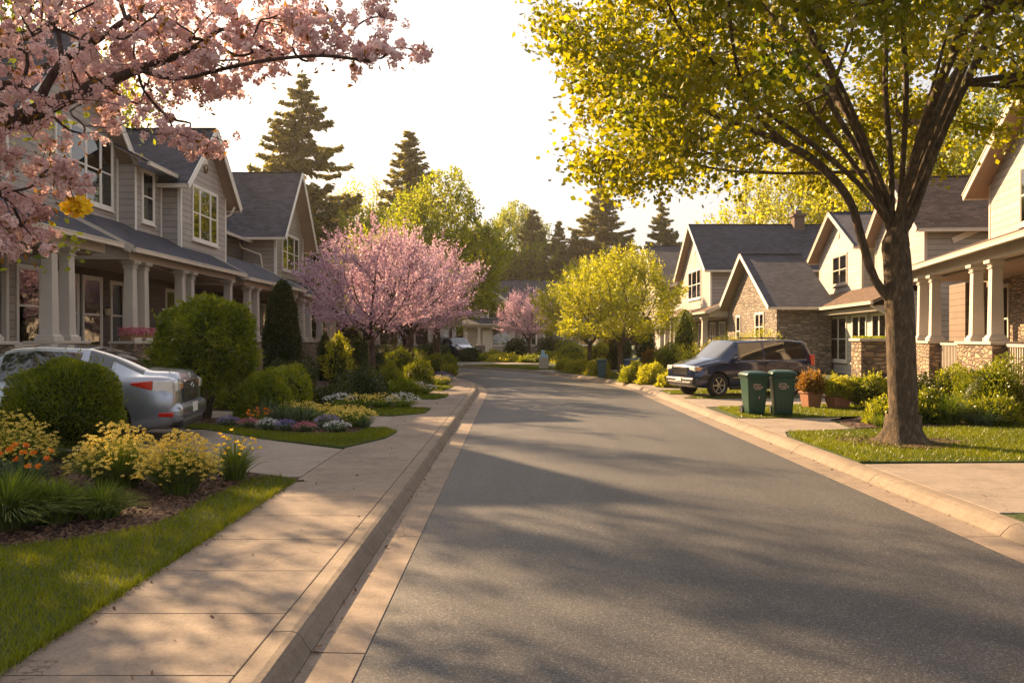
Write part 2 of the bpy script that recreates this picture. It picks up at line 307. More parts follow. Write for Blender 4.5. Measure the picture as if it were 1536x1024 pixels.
class MB:
    def __init__(s): s.v = []; s.f = []
    def add(s, vs, fs):
        n = len(s.v); s.v += [tuple(v) for v in vs]; s.f += [tuple(i + n for i in f) for f in fs]; return s
    def box(s, x0, x1, y0, y1, z0, z1):
        v = [(x, y, z) for z in (z0, z1) for y in (y0, y1) for x in (x0, x1)]
        return s.add(v, [(0, 2, 3, 1), (4, 5, 7, 6), (0, 1, 5, 4), (2, 6, 7, 3), (0, 4, 6, 2), (1, 3, 7, 5)])
    def taper(s, cx, cy, z0, z1, h0, h1, g0=None, g1=None):
        g0 = h0 if g0 is None else g0; g1 = h1 if g1 is None else g1
        v = [(cx + sx * h, cy + sy * g, z) for z, h, g in ((z0, h0, g0), (z1, h1, g1)) for sy in (-1, 1) for sx in (-1, 1)]
        return s.add(v, [(0, 2, 3, 1), (4, 5, 7, 6), (0, 1, 5, 4), (2, 6, 7, 3), (0, 4, 6, 2), (1, 3, 7, 5)])
    def beam(s, a, b, w, h, up=(0, 0, 1)):
        a, b = Vector(a), Vector(b); d = (b - a).normalized(); u = Vector(up)
        r = d.cross(u).normalized(); u = r.cross(d).normalized()
        v = [p + r * (sx * w / 2) + u * (sz * h / 2) for p in (a, b) for sz in (-1, 1) for sx in (-1, 1)]
        return s.add(v, [(0, 2, 3, 1), (4, 5, 7, 6), (0, 1, 5, 4), (2, 6, 7, 3), (0, 4, 6, 2), (1, 3, 7, 5)])
    def slab(s, quad, t0, t1):
        q = [Vector(p) for p in quad]; n = (q[1] - q[0]).cross(q[3] - q[0]).normalized()
        if n.z < 0: q = [q[1], q[0], q[3], q[2]]; n = -n
        v = [p + n * t0 for p in q] + [p + n * t1 for p in q]
        k = len(q)
        return s.add(v, [tuple(range(k))[::-1], tuple(range(k, 2 * k))] + [(i, (i + 1) % k, (i + 1) % k + k, i + k) for i in range(k)])
    def prism(s, pts, a0, a1, axis='y'):
        k = len(pts)
        def P(p, a): return (p[0], a, p[1]) if axis == 'y' else ((a, p[0], p[1]) if axis == 'x' else (p[0], p[1], a))
        v = [P(p, a0) for p in pts] + [P(p, a1) for p in pts]
        return s.add(v, [tuple(range(k)), tuple(range(k, 2 * k))[::-1]] + [(i + k, (i + 1) % k + k, (i + 1) % k, i) for i in range(k)])
    def tube(s, pts, rad, n=8, cap=True):
        pts = [Vector(p) for p in pts]
        if isinstance(rad, (int, float)): rad = [rad] * len(pts)
        fr = None; vs = []
        for i, p in enumerate(pts):
            d = (pts[min(i + 1, len(pts) - 1)] - pts[max(i - 1, 0)])
            d = d.normalized() if d.length > 1e-9 else Vector((0, 0, 1))
            if fr is None:
                fr = d.orthogonal().normalized()
            else:
                fr = (fr - d * fr.dot(d)); fr = fr.normalized() if fr.length > 1e-6 else d.orthogonal().normalized()
            b = d.cross(fr)
            for k in range(n):
                a = 2 * math.pi * k / n; vs.append(p + (fr * math.cos(a) + b * math.sin(a)) * rad[i])
        fs = [(i * n + k, i * n + (k + 1) % n, (i + 1) * n + (k + 1) % n, (i + 1) * n + k) for i in range(len(pts) - 1) for k in range(n)]
        if cap: fs += [tuple(range(n))[::-1], tuple((len(pts) - 1) * n + k for k in range(n))]
        return s.add(vs, fs)
    def lathe(s, prof, c=(0, 0, 0), n=24, axis='z', cap=True):
        vs = []
        for r, h in prof:
            for k in range(n):
                a = 2 * math.pi * k / n; x, y = r * math.cos(a), r * math.sin(a)
                vs.append((c[0] + x, c[1] + y, c[2] + h) if axis == 'z' else (c[0] + x, c[1] + h, c[2] + y))
        fs = [(i * n + k, i * n + (k + 1) % n, (i + 1) * n + (k + 1) % n, (i + 1) * n + k) for i in range(len(prof) - 1) for k in range(n)]
        if cap: fs += [tuple(range(n))[::-1], tuple((len(prof) - 1) * n + k for k in range(n))]
        return s.add(vs, fs)
    def mesh(s, name, smooth=False):
        me = bpy.data.meshes.new(name); me.from_pydata(s.v, [], s.f); me.update()
        uv = me.uv_layers.new(name='UVMap').data; V = me.vertices
        for p in me.polygons:
            n = p.normal
            if abs(n.z) > 0.995: u, v = Vector((1, 0, 0)), Vector((0, 1, 0))
            else: u = Vector((-n.y, n.x, 0)).normalized(); v = n.cross(u)
            if v.z < 0: v = -v
            for li in p.loop_indices:
                co = V[me.loops[li].vertex_index].co; uv[li].uv = (co.dot(u), co.dot(v))
        if smooth: me.shade_smooth() if hasattr(me, 'shade_smooth') else me.polygons.foreach_set('use_smooth', [True] * len(me.polygons))
        return me
    def build(s, name, m, parent=None, smooth=False, bev=0.0, seg=2):
        if not s.v: return None
        me = s.mesh(name, smooth); bm = bmesh.new(); bm.from_mesh(me); bmesh.ops.recalc_face_normals(bm, faces=bm.faces); bm.to_mesh(me); bm.free()
        o = link(name, me, m, parent)
        if bev > 0:
            b = o.modifiers.new('bevel', 'BEVEL'); b.width = bev; b.segments = seg; b.limit_method = 'ANGLE'; b.angle_limit = R(35)
        return o

def np_mesh(name, V, k, var=None):
    """V: (N*k,3) vertices, every k of them one face."""
    V = np.asarray(V, dtype=np.float32).reshape(-1, 3); n = len(V) // k
    me = bpy.data.meshes.new(name)
    me.vertices.add(n * k); me.vertices.foreach_set('co', V.ravel())
    me.loops.add(n * k); me.loops.foreach_set('vertex_index', np.arange(n * k, dtype=np.int32))
    me.polygons.add(n); me.polygons.foreach_set('loop_start', np.arange(0, n * k, k, dtype=np.int32))
    me.polygons.foreach_set('loop_total', np.full(n, k, dtype=np.int32))
    if var is not None:
        a = me.attributes.new('var', 'FLOAT', 'FACE'); a.data.foreach_set('value', np.asarray(var, dtype=np.float32))
    me.update(); me.validate(); return me
def unit(a): return a / np.maximum(np.linalg.norm(a, axis=1, keepdims=True), 1e-9)
def rdir(n, r=rng): return unit(r.normal(size=(n, 3)))
def leaves(P, L, W, D=None, spread=1.0, var=None, r=rng, fold=False):
    """rhombic leaves at P: length L, width W, pointing roughly along D"""
    n = len(P); L = np.broadcast_to(np.asarray(L, float), (n,))[:, None]; W = np.broadcast_to(np.asarray(W, float), (n,))[:, None]
    a = rdir(n, r) if D is None else unit(D + spread * r.normal(size=(n, 3)) * 0.6)
    b = unit(np.cross(a, rdir(n, r)))
    s = r.uniform(0.7, 1.25, (n, 1)); L = L * s; W = W * s
    nrm = np.cross(a, b)
    V = np.stack([P - a * L * 0.5, P + b * W * 0.5 + a * L * 0.08, P + a * L * 0.5 - nrm * L * 0.12, P - b * W * 0.5 + a * L * 0.08], 1)
    return V.reshape(-1, 3), (r.random(n) if var is None else var)

def in_poly(P, poly):
    x, y = P[:, 0], P[:, 1]; c = np.zeros(len(P), bool); n = len(poly)
    for i in range(n):
        x1, y1 = poly[i]; x2, y2 = poly[(i + 1) % n]
        if y1 == y2: continue
        k = ((y1 > y) != (y2 > y)) & (x < (x2 - x1) * (y - y1) / (y2 - y1) + x1); c ^= k
    return c
def sample_poly(poly, n, r=rng):
    a = np.array(poly); lo, hi = a.min(0), a.max(0); out = []
    area = 0.5 * abs(sum(poly[i][0] * poly[(i + 1) % len(poly)][1] - poly[(i + 1) % len(poly)][0] * poly[i][1] for i in range(len(poly))))
    m = int(n * np.prod(hi - lo) / max(area, 1e-6)) + 8
    P = lo + (hi - lo) * r.random((m, 2)); return P[in_poly(P, poly)], area

# ------------------------------------------------------------------ the road's path
CX, HW, Y0, RC = 1.53, 2.33, 25.0, 36.0
def path(s):      # s = metres along the centre line, 0 at the camera
    if s <= Y0: return (CX, s), (0.0, 1.0)
    th = (s - Y0) / RC; tm = min(th, R(80))
    x = CX - RC + RC * math.cos(tm); y = Y0 + RC * math.sin(tm); d = (-math.sin(tm), math.cos(tm))
    e = (th - tm) * RC; return (x + d[0] * e, y + d[1] * e), d
def off(s, d):
    (x, y), t = path(s); return (x + t[1] * d, y - t[0] * d)
def stations(s0, s1, st):
    out = []; s = s0
    while s < s1: out.append(s); s += st
    return out + [s1]
def strip(mb, s0, s1, prof, st=1.0):
    S = stations(s0, s1, st); vs = []
    for s in S:
        for d, z in prof: x, y = off(s, d); vs.append((x, y, z))
    k = len(prof)
    mb.add(vs, [(i * k + j, (i + 1) * k + j, (i + 1) * k + j + 1, i * k + j + 1) for i in range(len(S) - 1) for j in range(k - 1)])

def setting():
    MB().box(-600, 600, -120, 900, -1.0, -0.06).build('ground', 'far_ground').__setitem__('kind', 'structure')
    mb = MB(); S0, S1 = -14, 120
    S = stations(S0, S1, 0.8); nx = 10; vs = []
    for s in S:
        for j in range(nx + 1):
            d = -HW + 2 * HW * j / nx; x, y = off(s, d); vs.append((x, y, 0.035 * (1 - (d / HW) ** 2) - 0.002))
    mb.add(vs, [(i * (nx + 1) + j, i * (nx + 1) + j + 1, (i + 1) * (nx + 1) + j + 1, (i + 1) * (nx + 1) + j) for i in range(len(S) - 1) for j in range(nx)])
    tag(mb.build('road', 'asphalt', smooth=True), kind='structure')
    L0, L1 = -HW, HW
    gl, kl, sl = L0 - 0.30, L0 - 0.50, L0 - 1.62
    gutter, kerb, walk = MB(), MB(), MB()
    p = 0.88; s = S0 + 0.3
    g = 0.006
    while s < 66:
        a, b = s + g, s + p - g
        strip(walk, a, b, [(sl, -0.05), (sl, G), (kl - 0.008, G), (kl - 0.008, -0.05)], 0.9)
        for e in (a, b):
            q = [off(e, sl) + (-0.05,), off(e, sl) + (G,), off(e, kl - 0.008) + (G,), off(e, kl - 0.008) + (-0.05,)]
            walk.add(q, [(0, 1, 2, 3)])
        s += p
    s = S0
    while s < 110:
        a, b = s + 0.005, s + 2.64 - 0.005
        pr = [(kl, -0.05), (kl, G), (kl + 0.10, G + 0.004), (kl + 0.135, G - 0.004), (kl + 0.16, G - 0.03), (gl, 0.028), (gl + 0.012, 0.012), (gl + 0.012, -0.05)]
        strip(kerb, a, b, pr, 0.9)
        prr = [(L1 + 0.30, -0.05), (L1 + 0.30, 0.015), (L1 + 0.335, 0.055), (L1 + 0.38, 0.095), (L1 + 0.43, G - 0.006), (L1 + 0.50, G + 0.002), (L1 + 0.53, G), (L1 + 0.53, -0.05)]
        strip(kerb, a, b, [(d, z) for d, z in prr], 0.9)
        for q, rev in ((pr, 0), (prr, 0)):
            for e in (a, b): kerb.add([off(e, d) + (z,) for d, z in q], [tuple(range(len(q)))])
        strip(gutter, a, b, [(gl + 0.016, -0.05), (gl + 0.016, 0.010), (L0 + 0.0, 0.004), (L0 + 0.0, -0.05)], 0.9)
        strip(gutter, a, b, [(L1, -0.05), (L1, 0.004), (L1 + 0.296, 0.010), (L1 + 0.296, -0.05)], 0.9)
        s += 2.64
    tag(walk.build('sidewalk', 'concrete', bev=0.006), kind='structure')
    tag(kerb.build('kerb', 'kerb_concrete'), kind='structure')
    tag(gutter.build('gutter_strip', 'concrete'), kind='structure')
    # yards: bare mulch base either side
    left = [off(s, sl - 0.004) for s in stations(S0, 110, 1.5)]; e = left[-1]
    left = left + [(-160, e[1]), (-160, S0)]
    right = [off(s, L1 + 0.535) for s in stations(S0, 110, 1.5)]; e = right[-1]
    right = right + [(-160, e[1]), (-160, 420), (420, 420), (420, S0)]
    for nm, poly, mm in (('yard_ground', left, 'mulch'), ('yard_ground', right, 'far_ground')):
        MB().prism(poly, -0.05, G - 0.012, 'z').build(nm, mm)['kind'] = 'structure'
setting()

SL = CX - HW - 1.62      # x of the left edge of the sidewalk
KR = CX + HW + 0.535     # x of the back of the right kerb
def slabp(name, poly, m, z, kind='structure', h=0.14, **kw):
    o = MB().prism(poly, z - h, z, 'z').build(name, m, **kw); tag(o, kind=kind); return o

# ------------------------------------------------------------------ lawns, beds, driveways
LAWNS = []
def lawn(poly, dens, h, wd, z=G + 0.012):
    slabp('lawn', poly, 'lawn_soil', z)
    P, area = sample_poly(poly, 1); n = int(area * dens)
    P, _ = sample_poly(poly, n)
    LAWNS.append((P, h, wd, z))
def drive(poly, name='driveway', z=G + 0.002):
    slabp(name, poly, 'drive_concrete', z, bev=0.004)

lawnA = [(SL - 0.015, -2), (SL - 0.015, 9.15), (-2.62, 9.45), (-2.92, 9.35), (-2.97, 8.3), (-2.96, 7.7), (-3.02, 6.95), (-3.36, 6.5), (-3.85, 6.22), (-5.2, 5.75), (-7.0, 5.4), (-11, 5.2), (-11, -2)]
lawn([p for p in lawnA], 1, 0.05, 0.006)
LAWNS.pop()
for (ya, yb, dens, h, wd) in ((1.5, 5.2, 5200, 0.042, 0.0042), (5.2, 7.2, 4200, 0.043, 0.005), (7.2, 9.6, 2600, 0.045, 0.0065)):
    P, ar = sample_poly(lawnA, 1); P, _ = sample_poly(lawnA, int(ar * dens))
    k = (P[:, 1] >= ya) & (P[:, 1] < yb) & (P[:, 0] > -0.64 * P[:, 1] - 0.5)
    LAWNS.append((P[k], h, wd, G + 0.012))
slabp('flower_bed', [(-2.62, 9.46), (-3.0, 8.3), (-2.99, 7.7), (-3.05, 6.98), (-3.4, 6.53), (-3.85, 6.25), (-5.2, 5.78), (-7.0, 5.43), (-12, 5.2), (-12, 12.2), (-7.6, 12.1), (-5.5, 11.35)], 'mulch', G + 0.008)
drive([(SL - 0.01, 9.5), (SL - 0.01, 11.85), (-3.6, 12.75), (-5.3, 14.35), (-13, 14.9), (-13, 12.3), (-7.6, 12.15), (-5.5, 11.4), (-2.6, 9.5)])
for (a, b) in (((-3.3, 9.9), (-3.3, 12.6)), ((-5.1, 11.1), (-5.1, 14.2))): pass
lawn([(SL - 0.02, 11.95), (-2.02, 13.1), (-1.96, 14.0), (-2.25, 14.55), (-2.5, 14.35), (-2.62, 13.7), (-3.3, 13.55), (-4.4, 14.1), (-5.6, 15.1), (-5.9, 14.75), (-5.2, 14.25), (-3.9, 13.0)], 3000, 0.045, 0.008, G + 0.016)
slabp('flower_bed', [(-2.5, 14.3), (-2.66, 13.75), (-3.3, 13.6), (-4.4, 14.15), (-5.6, 15.15), (-9.8, 15.6), (-9.8, 17.0), (-5.6, 16.3), (-3.2, 15.4)], 'mulch', G + 0.009)
drive([(-2.32, 14.62), (SL - 0.01, 16.8), (-3.4, 17.0), (-5.8, 17.9), (-10, 19.0), (-10, 17.3), (-5.6, 16.4), (-3.2, 15.5)])
lawn([(SL + 0.02, 16.9), (-1.86, 17.5), (-1.84, 18.6), (-2.5, 18.9), (-3.6, 18.4), (-6.0, 18.8), (-5.9, 18.1), (-3.5, 17.1)], 2200, 0.045, 0.010, G + 0.016)
drive([(SL + 0.02, 19.3), (SL + 0.02, 21.3), (-4, 21.7), (-9.9, 21.8), (-9.9, 21.0), (-4, 20.2)])
lawn([(-2.0, 21.4), (-1.8, 22.2), (-1.8, 23.2), (-3.2, 23.6), (-4.2, 22.2)], 1800, 0.045, 0.012, G + 0.016)
lawn([(-2.1, 24.8), (-1.95, 27.2), (-2.9, 27.8), (-3.8, 26.0)], 1500, 0.045, 0.013, G + 0.016)
lawn([(-2.25, 28.8), (-2.6, 32.2), (-3.5, 33.0), (-3.9, 30.0)], 1500, 0.045, 0.015, G + 0.016)
# right side
KB = KR + 0.01
lawn([(KB + 0.08, 2.0), (KB + 0.08, 7.45), (5.2, 7.5), (9, 7.5), (12, 7.5), (12, 2)], 900, 0.05, 0.006)
drive([(KB, 7.55), (KB, 10.45), (5.0, 10.5), (16, 10.9), (16, 7.6)])
lawn([(KB, 10.6), (KB, 13.2), (4.6, 13.95), (7.5, 14.7), (15, 14.9), (15, 11.0), (6, 10.6)], 2000, 0.042, 0.009)
slabp('planting_bed', [(6.0, 14.62), (7.5, 14.86), (16, 15.1), (14, 20), (10.2, 18.2), (8.2, 17.4), (6.2, 16.0)], 'mulch', G + 0.006)
drive([(KB, 13.4), (KB, 16.4), (7.2, 16.6), (9.2, 19.5), (12.5, 29), (14, 28.5), (12, 20), (8.4, 17.6), (6.1, 16.1), (5.9, 14.55), (4.6, 14.1)])
lawn([(KB + 0.1, 16.6), (4.7, 16.35), (7.0, 16.75), (8.8, 19.5), (6.8, 19.7), (KB + 0.2, 18.9)], 1600, 0.042, 0.011)
drive([(KB, 19.1), (KB, 23.3), (12.4, 24.6), (12.4, 21.6), (6.8, 19.9)])
lawn([(KB + 0.05, 21.75), (5.3, 21.7), (8.6, 22.15), (6.0, 22.4), (KB + 0.4, 22.2)], 1100, 0.04, 0.014, G + 0.014)
lawn([(KB + 0.03, 23.4), (KB + 0.03, 24.9), (6.0, 25.6), (8, 25.2), (9, 24.2)], 1100, 0.045, 0.014)
def pr(a, b, d0, d1, st=1.5):       # a patch along the right kerb
    S = stations(a, b, st); return [off(s, HW + 0.55 + d0) for s in S] + [off(s, HW + 0.55 + d1) for s in S[::-1]]
drive(pr(25.2, 27.8, 0, 6)); lawn(pr(28.0, 31.5, 0.03, 2.2), 1000, 0.045, 0.015); lawn(pr(32.5, 38, 0.03, 2.0), 900, 0.045, 0.018)
drive(pr(38.2, 40.4, 0, 6)); lawn(pr(40.6, 47.5, 0.03, 2.4), 700, 0.05, 0.022); drive(pr(48, 52, 0, 9)); lawn(pr(52.2, 62, 0.03, 3), 400, 0.05, 0.03)
def grass_mesh():
    Vs, Rs = [], []
    for P, h, wd, z in LAWNS:
        n = len(P)
        if not n: continue
        hh = h * rng.uniform(0.55, 1.3, (n, 1)); a = rng.uniform(0, 2 * math.pi, n)
        patch = 0.5 + 0.5 * np.sin(P[:, 0] * 2.1 + 1.3 * np.sin(P[:, 1] * 1.7)) * np.sin(P[:, 1] * 1.9 + np.sin(P[:, 0] * 2.7))
        hh = hh * (0.8 + 0.45 * patch[:, None])
        d = np.stack([np.cos(a), np.sin(a), np.zeros(n)], 1); p = np.concatenate([P, np.full((n, 1), z - 0.002)], 1)
        tip = p + np.array([0, 0, 1]) * hh + rng.normal(size=(n, 3)) * np.array([1, 1, 0]) * hh * 0.45
        Vs.append(np.stack([p - d * wd * 0.6, p + d * wd * 0.6, tip], 1).reshape(-1, 3)); Rs.append(np.clip(rng.random(n) * 0.6 + 0.4 * patch, 0, 1))
    o = link('grass', np_mesh('grass', np.concatenate(Vs), 3, np.concatenate(Rs)), 'grass')
    tag(o, 'short mown green grass blades on the lawn patches along the street', 'grass', kind='stuff')
_e = np.c_[SL + rng.normal(0.0, .022, 5200), rng.uniform(1.5, 9.2, 5200)]; LAWNS.append((_e, .05, .005, G + 0.010))
_e = np.c_[KB + .09 + rng.normal(0.0, .03, 1500), rng.uniform(10.6, 13.2, 1500)]; LAWNS.append((_e, .05, .009, G + 0.010))
grass_mesh()
def litter(name, m, label, cat, spots, size):
    P = np.array(spots); n = len(P); a = rdir(n); a[:, 2] *= 0.35; a = unit(a); b = unit(np.cross(a, np.array([0, 0, 1.0]) + 0.5 * rng.normal(size=(n, 3))))
    s = size * rng.uniform(0.4, 1.5, (n, 1)); w_ = s * rng.uniform(0.25, 0.7, (n, 1))
    V = np.stack([P - a * s * .5 - b * w_ * .4, P - b * w_ * .5 + a * s * .3, P + a * s * .5 + b * w_ * .3, P + b * w_ * .5 - a * s * .2], 1)
    tag(link(name, np_mesh(name, V.reshape(-1, 3), 4), m), label, cat, kind='stuff')
def chips():
    poly = [(-2.62, 9.4), (-3.0, 8.3), (-2.99, 7.7), (-3.05, 6.98), (-3.4, 6.53), (-3.85, 6.25), (-5.2, 5.78), (-7.0, 5.43), (-7, 9), (-5, 10.8)]
    P, _ = sample_poly(poly, 15000); P = np.c_[P, G + 0.012 + rng.random(len(P)) * 0.012]
    Q, _ = sample_poly([(-2.5, 14.3), (-2.66, 13.75), (-3.3, 13.6), (-4.4, 14.15), (-5.6, 15.15), (-8, 15.4), (-8, 16.8), (-5.6, 16.3), (-3.2, 15.4)], 5000)
    Q = np.c_[Q, G + 0.014 + rng.random(len(Q)) * 0.012]
    T, _ = sample_poly([(6.0, 14.62), (7.5, 14.86), (16, 15.1), (14, 20), (10.2, 18.2), (8.2, 17.4), (6.2, 16.0)], 7000)
    T = np.c_[T, G + 0.01 + rng.random(len(T)) * 0.012]
    litter('bark_mulch', 'chips', 'loose brown bark chips spread over the planting beds', 'mulch', np.concatenate([P, Q, T]), 0.035)
    e = []
    for _ in range(900):      # crumbs and fallen petals along the lawn edge, the kerb joint and the gutter
        k = random.random(); s = random.uniform(1.5, 22) ** 1.0
        if k < 0.45: x, y, z = SL + random.gauss(0.01, 0.05), min(s, 9.2), G + 0.004
        elif k < 0.75: x, y = off(s, -HW - 0.27 + random.gauss(0, 0.03)); z = 0.018
        elif k < 0.85: x, y = off(s, random.uniform(-HW - 1.5, -HW - 0.5)); z = G + 0.004
        else: x, y = off(s, HW + 0.25 + random.gauss(0, 0.03)); z = 0.018
        e.append((x, y, z + 0.003))
    litter('leaf_litter', 'litter', 'small dry leaves and petals lying along the kerb and lawn edge', 'fallen leaves', e, 0.026)
chips()

# ------------------------------------------------------------------ house kit (local frame: front faces -y, x runs along the street)
def ob(mb, o, r, n, a0, a1, z0, z1, d0, d1):
    o, r, n = Vector(o), Vector(r), Vector(n); k = Vector((0, 0, 1))
    v = [o + r * a + k * z + n * d for z in (z0, z1) for d in (d1, d0) for a in (a0, a1)]
    return mb.add(v, [(0, 2, 3, 1), (4, 5, 7, 6), (0, 1, 5, 4), (2, 6, 7, 3), (0, 4, 6, 2), (1, 3, 7, 5)])
FRONT = ((1, 0, 0), (0, -1, 0)); NEARX = ((0, -1, 0), (-1, 0, 0)); FARX = ((0, 1, 0), (1, 0, 0))
def win(root, o, w_, h, face=FRONT, lights=(1.0,), meet=True, blind=0.0, curtain=False, trim='trim_white', grid=0):
    r, n = face; t = 0.085; fr = MB()
    ob(fr, o, r, n, -w_ / 2 - t, -w_ / 2, -t, h + t, 0.0, 0.045); ob(fr, o, r, n, w_ / 2, w_ / 2 + t, -t, h + t, 0.0, 0.045)
    ob(fr, o, r, n, -w_ / 2, w_ / 2, h, h + t, 0.0, 0.043); ob(fr, o, r, n, -w_ / 2, w_ / 2, -t, 0, 0.0, 0.043)
    gp, it, bl, cu = MB(), MB(), MB(), MB()
    tot = sum(lights); x = -w_ / 2
    for i, f in enumerate(lights):
        a, b = x, x + w_ * f / tot; x = b
        if i: ob(fr, o, r, n, a - 0.035, a + 0.035, 0, h, 0.006, 0.040)
        aa, bb = a + (0.035 if i else 0), b - (0.035 if i < len(lights) - 1 else 0)
        for (p, q, z0, z1) in ((aa, aa + .03, 0, h), (bb - .03, bb, 0, h), (aa + .03, bb - .03, 0, .035), (aa + .03, bb - .03, h - .03, h)):
            ob(fr, o, r, n, p, q, z0, z1, 0.006, 0.032)
        if meet: ob(fr, o, r, n, aa + .03, bb - .03, h * 0.5 - 0.025, h * 0.5 + 0.025, 0.006, 0.034)
        for g in range(grid):
            z = h * (g + 1) / (grid + 1); ob(fr, o, r, n, aa + .03, bb - .03, z - .01, z + .01, 0.006, 0.029)
        ob(gp, o, r, n, aa + .028, bb - .028, .03, h - .028, 0.018, 0.023)
        if blind > 0: ob(bl, o, r, n, aa + .03, bb - .03, h * (1 - blind), h - .03, 0.009, 0.012)
        if curtain: ob(cu, o, r, n, aa + .03, aa + .03 + (bb - aa) * .3, 0.03, h - .03, 0.0062, 0.0085)
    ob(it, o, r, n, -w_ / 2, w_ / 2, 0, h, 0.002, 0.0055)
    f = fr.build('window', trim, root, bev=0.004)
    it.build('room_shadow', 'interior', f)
    gp.build('pane', 'window_glass', f)
    bl.build('blind', 'blind', f); cu.build('curtain', 'curtain', f)
    s = MB(); ob(s, o, r, n, -w_ / 2 - t - .03, w_ / 2 + t + .03, -t - .05, -t, 0.0, 0.085); s.build('sill', trim, f, bev=0.005)
    return f
def door(root, o, face=FRONT, w_=0.95, h=2.1, m='door_dark'):
    r, n = face; fr = MB(); t = 0.1
    ob(fr, o, r, n, -w_ / 2 - t, -w_ / 2, 0, h + t, 0, 0.05); ob(fr, o, r, n, w_ / 2, w_ / 2 + t, 0, h + t, 0, 0.05); ob(fr, o, r, n, -w_ / 2, w_ / 2, h, h + t, 0, 0.05)
    d = MB(); ob(d, o, r, n, -w_ / 2, w_ / 2, 0, h, 0.003, 0.03)
    for (a, b, z0, z1) in ((-.34, -.05, .2, .9), (.05, .34, .2, .9), (-.34, -.05, 1.05, 1.9), (.05, .34, 1.05, 1.9)): ob(d, o, r, n, a, b, z0, z1, 0.03, 0.042)
    dd = d.build('door', m, root, bev=0.004); fr.build('door_frame', 'trim_cream', dd)
    MB().lathe([(0.001, 0), (.03, .005), (.03, .03), (.001, .045)], (0, 0, 0), 12).build('handle', 'metal_grey', dd).location = Vector(o) + Vector(r) * 0.38 + Vector((0, 0, 1.0)) + Vector(n) * 0.05
def gutter_run(mb, a, b, r=0.065):
    a, b = Vector(a), Vector(b); mb.beam(a, b, 0.10, 0.11); d = (b - a).normalized(); s = d.cross(Vector((0, 0, 1)))
    for sg in (1, -1): mb.beam(a + s * sg * 0.055 + Vector((0, 0, .05)), b + s * sg * 0.055 + Vector((0, 0, .05)), 0.02, 0.03)
def gable(root, x0, x1, y0, y1, z0, ze, slope, wall, roof, ohe=0.4, ovf=0.5, ovb=0.1, xm=None, trim='trim_white', vent=True, corners=True):
    xm = (x0 + x1) / 2 if xm is None else xm; zr = ze + slope * (xm - x0); slr = (zr - ze) / (x1 - xm)
    MB().prism([(x0, z0), (x1, z0), (x1, ze), (xm, zr), (x0, ze)], y0, y1).build('wall', wall, root)
    ya, yb = y0 - ovf, y1 + ovb; R1, S1 = MB(), MB(); pieces = []
    for xe, sl_, xi in ((x0 - ohe, slope, x0), (x1 + ohe, slr, x1)):
        zz = ze - sl_ * ohe; q = [(xe, ya, zz), (xe, yb, zz), (xm, yb, zr), (xm, ya, zr)]
        R1.slab(q, 0.045, 0.105); S1.slab(q, 0.003, 0.044)
        d = Vector((xm - xe, 0, zr - zz)); up = Vector((-d.z, 0, d.x)) if d.x > 0 else Vector((d.z, 0, -d.x)); up = up.normalized()
        a = Vector((xe, ya - 0.018, zz)) - d.normalized() * 0.02 + up * 0.03; b = Vector((xm, ya - 0.018, zr)) + up * 0.03
        RB = MB(); RB.beam(a, b, 0.034, 0.20, up=tuple(up)); RB.beam(a + up * 0.09 + Vector((0, -.02, 0)), b + up * 0.09 + Vector((0, -.02, 0)), 0.03, 0.05, up=tuple(up))
        GU = MB(); pieces.append((RB, GU)); gutter_run(GU, (xe - math.copysign(.055, xm - xe), ya + 0.02, zz + 0.015), (xe - math.copysign(.055, xm - xe), yb, zz + 0.015))
    rf = R1.build('roof', roof, root); S1.build('soffit', 'soffit', rf)
    for RB, GU in pieces: RB.build('rake_board', trim, rf, bev=0.004); GU.build('gutter', 'gutter_paint', rf, bev=0.006)
    MB().beam((xm, ya, zr + .115), (xm, yb, zr + .115), 0.24, 0.03).build('ridge_cap', roof, rf)
    if corners:
        e = 0.014
        for x, s in ((x0, -1), (x1, 1)):
            c = MB()
            c.box(min(x - s * .1, x + s * e), max(x - s * .1, x + s * e), y0 - e, y0 - 0.0, z0, ze)
            c.box(min(x, x + s * e), max(x, x + s * e), y0 - e * 0.0, y0 + .1, z0, ze - 0.05)
            c.build('corner_board', trim, root)
    if vent:
        vz = ze + (zr - ze) * 0.45; v = MB(); v.lathe([(0.001, -.045), (.16, -.045), (.2, -.02), (.2, 0)], (xm, y0, vz), 24, axis='y', cap=False)
        for k in range(5): v.box(xm - .15, xm + .15, y0 - .05, y0 - .03, vz - .13 + k * .06, vz - .11 + k * .06)
        v.build('gable_vent', trim, root)
    return zr
